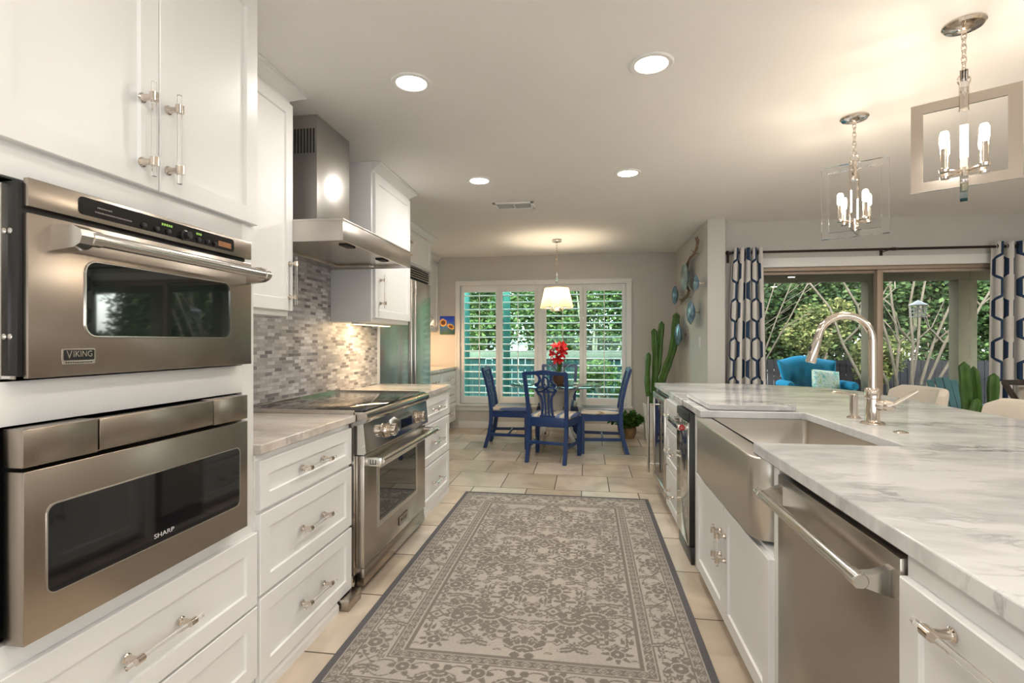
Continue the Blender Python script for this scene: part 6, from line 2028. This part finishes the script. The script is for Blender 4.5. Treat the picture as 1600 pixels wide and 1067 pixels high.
cm = thing('crape_myrtle', 'pale bare multi-trunk tree beyond the right half of the patio door', 'tree', (5.95, 10.6, -0.16))
rnd = random.Random(8)
for k in range(9):
    a = -0.55 + k * 0.14 + rnd.uniform(-.04, .04); dy = rnd.uniform(-0.25, 0.25)
    b0 = (5.95 + (k - 4) * 0.09, 10.6 + dy * 0.3, -0.16)
    h = 4.2
    pts = [b0]
    for q in range(1, 7):
        z = -0.16 + h * q / 6
        pts.append((b0[0] + math.tan(a) * (z + 0.16) * 0.55 * (1 + 0.1 * q) + rnd.uniform(-.09, .09), b0[1] + dy * q * 0.25 + rnd.uniform(-.05, .05), z))
    m = MB(); m.tube(pts, [0.027, 0.025, 0.023, 0.020, 0.017, 0.013, 0.008], 10)
    for j in range(4):
        i = rnd.randint(2, 5); s = rnd.choice((-1, 1)); p = pts[i]
        m.tube([p, (p[0] + s * 0.22, p[1] + rnd.uniform(-.2, .2), p[2] + 0.30), (p[0] + s * 0.42, p[1] + rnd.uniform(-.3, .3), p[2] + 0.80)], [0.016, 0.011, 0.004], 6)
    m.make('trunk', M['bark_pale'], cm)
bt = thing('bare_sapling', 'thin pale bare sapling just right of the left curtain, outside', 'tree', (3.05, 10.0, -0.16))
for k in range(3):
    p0 = (3.05 + 0.05 * k, 10.0, -0.16); m = MB()
    pts = [p0, (3.12 + 0.06 * k, 10.0, 0.9), (3.25 + 0.22 * k, 10.05, 1.7), (3.50 + 0.30 * k, 10.1, 2.5), (3.7 + 0.4 * k, 10.1, 3.3)]
    m.tube(pts, [0.018, 0.016, 0.012, 0.009, 0.004], 8)
    for j in range(7):
        i = rnd.randint(1, 3); t = rnd.random(); p = Vector(pts[i]).lerp(Vector(pts[i + 1]), t); s = rnd.choice((-1, 1, 1))
        m.tube([p, p + Vector((s * 0.25, rnd.uniform(-.1, .1), 0.18)), p + Vector((s * 0.55, rnd.uniform(-.2, .2), 0.34))], [0.006, 0.005, 0.002], 6)
    m.make('stem', M['bark_pale'], bt)
bf = thing('bird_feeder', 'white wire bird feeder hanging among the pale trunks', 'bird feeder', (5.05, 8.7, 1.75))
m = MB()
for k in range(12):
    t = 2 * PI * k / 12; m.tube([(5.05 + 0.10 * math.cos(t), 8.7 + 0.10 * math.sin(t), 1.66), (5.05 + 0.10 * math.cos(t), 8.7 + 0.10 * math.sin(t), 1.84)], 0.005, 6)
for z in (1.66, 1.72, 1.78, 1.84): m.tube([(5.05 + 0.10 * math.cos(t), 8.7 + 0.10 * math.sin(t), z) for t in [2 * PI * k / 24 for k in range(24)]], 0.005, 6, loop=True)
M['feeder'] = P('white_feeder_wire', (0.28, 0.28, 0.27), 0.6, vary=0.03)
m.make('cage', M['feeder'], bf)
MB().lathe([(0.13, 1.84), (0.0, 1.92)], (5.05, 8.7, 0), n=24, cap=True).make('roof', M['feeder'], bf)
MB().cyl((5.05, 8.7, 1.92), (5.05, 8.7, 2.36), 0.003, 6).make('hanger', M['bronze'], bf)

# ------------------------------------------------------------------ outdoors: beyond the dining window
M['tealboard'] = P('weathered_teal_boards', (0.010, 0.020, 0.022), 0.9, spec=0.05, vary=0.25, vscale=3)
M['caprail'] = P('beige_cap_rail', (0.075, 0.068, 0.055), 0.8, spec=0.1, vary=0.1, vscale=4)
fence('garden_fence', 'low dark teal fence with a beige cap rail outside the dining window', -7.0, 1.3, 10.6, -0.16, 0.92, M['tealboard'], M['caprail'], 0.13)
for x, lab in ((-2.05, 'teal post outside the leftmost shutter panel'), (-1.36, 'teal post outside the second shutter panel from the left')):
    single('garden_post', MB().box(x, x + 0.10, 8.35, 8.45, -0.16, 2.1, 0.004), P('teal_post_paint', (0.032, 0.09, 0.08), 0.8, spec=0.1, vary=0.06), lab, 'post', (x + 0.05, 8.4, -0.16), 'teal posts outside the dining window')
shrub('garden_shrub', 'sunny yellow-green bush outside the rightmost shutter panel', (0.42, 9.5, 0.42), (0.80, 0.45, 0.50), 3200, 0.10, M['leaf_yellow'], 41)
shrub('garden_shrub', 'low sunny bush outside, below the glass table', (-1.0, 9.6, 0.10), (0.55, 0.4, 0.32), 1600, 0.09, M['leaf_yellow'], 42)
GW = 'trees outside the dining window'
for lab, c, r, n, s, mt, sd_ in [('sunlit tree outside the leftmost shutter panel', (-2.9, 12.8, 2.0), (1.3, 1.0, 1.9), 7000, 0.15, 'leaf_bright', 31),
                                 ('sunlit tree outside the second shutter panel', (-1.2, 13.4, 2.1), (1.3, 1.0, 1.9), 7000, 0.15, 'leaf_bright', 32),
                                 ('sunlit tree outside the third shutter panel', (0.1, 13.0, 2.0), (1.2, 1.0, 1.9), 7000, 0.15, 'leaf_bright', 33),
                                 ('sunlit tree outside the rightmost shutter panel', (1.6, 13.4, 2.1), (1.2, 1.0, 1.9), 7000, 0.15, 'leaf_bright', 34),
                                 ('tall backdrop tree left of the dining window', (-4.4, 17.5, 3.6), (2.6, 1.6, 3.4), 8000, 0.26, 'leaf_bright', 35),
                                 ('tall backdrop tree behind the dining window', (-0.2, 17.8, 3.6), (2.8, 1.6, 3.4), 8000, 0.26, 'leaf_dark', 36)]:
    shrub('leafy_tree', lab, c, r, n, s, M[mt], sd_, 'tree', GW, lumps=18)
gl = thing('garden_ornament', 'cream globe on a thin stake outside the leftmost shutter panel', 'ornament', (-2.02, 8.0, -0.16))
m = MB(); m.ell((-2.02, 8.0, 0.66), 0.065, 0.065, 0.085, 18, 12); m.make('globe', P('cream_globe', (0.75, 0.70, 0.45), 0.4, vary=0.1), gl)
MB().cyl((-2.02, 8.0, -0.16), (-2.02, 8.0, 0.60), 0.008, 8).make('stake', M['white_pot'], gl)
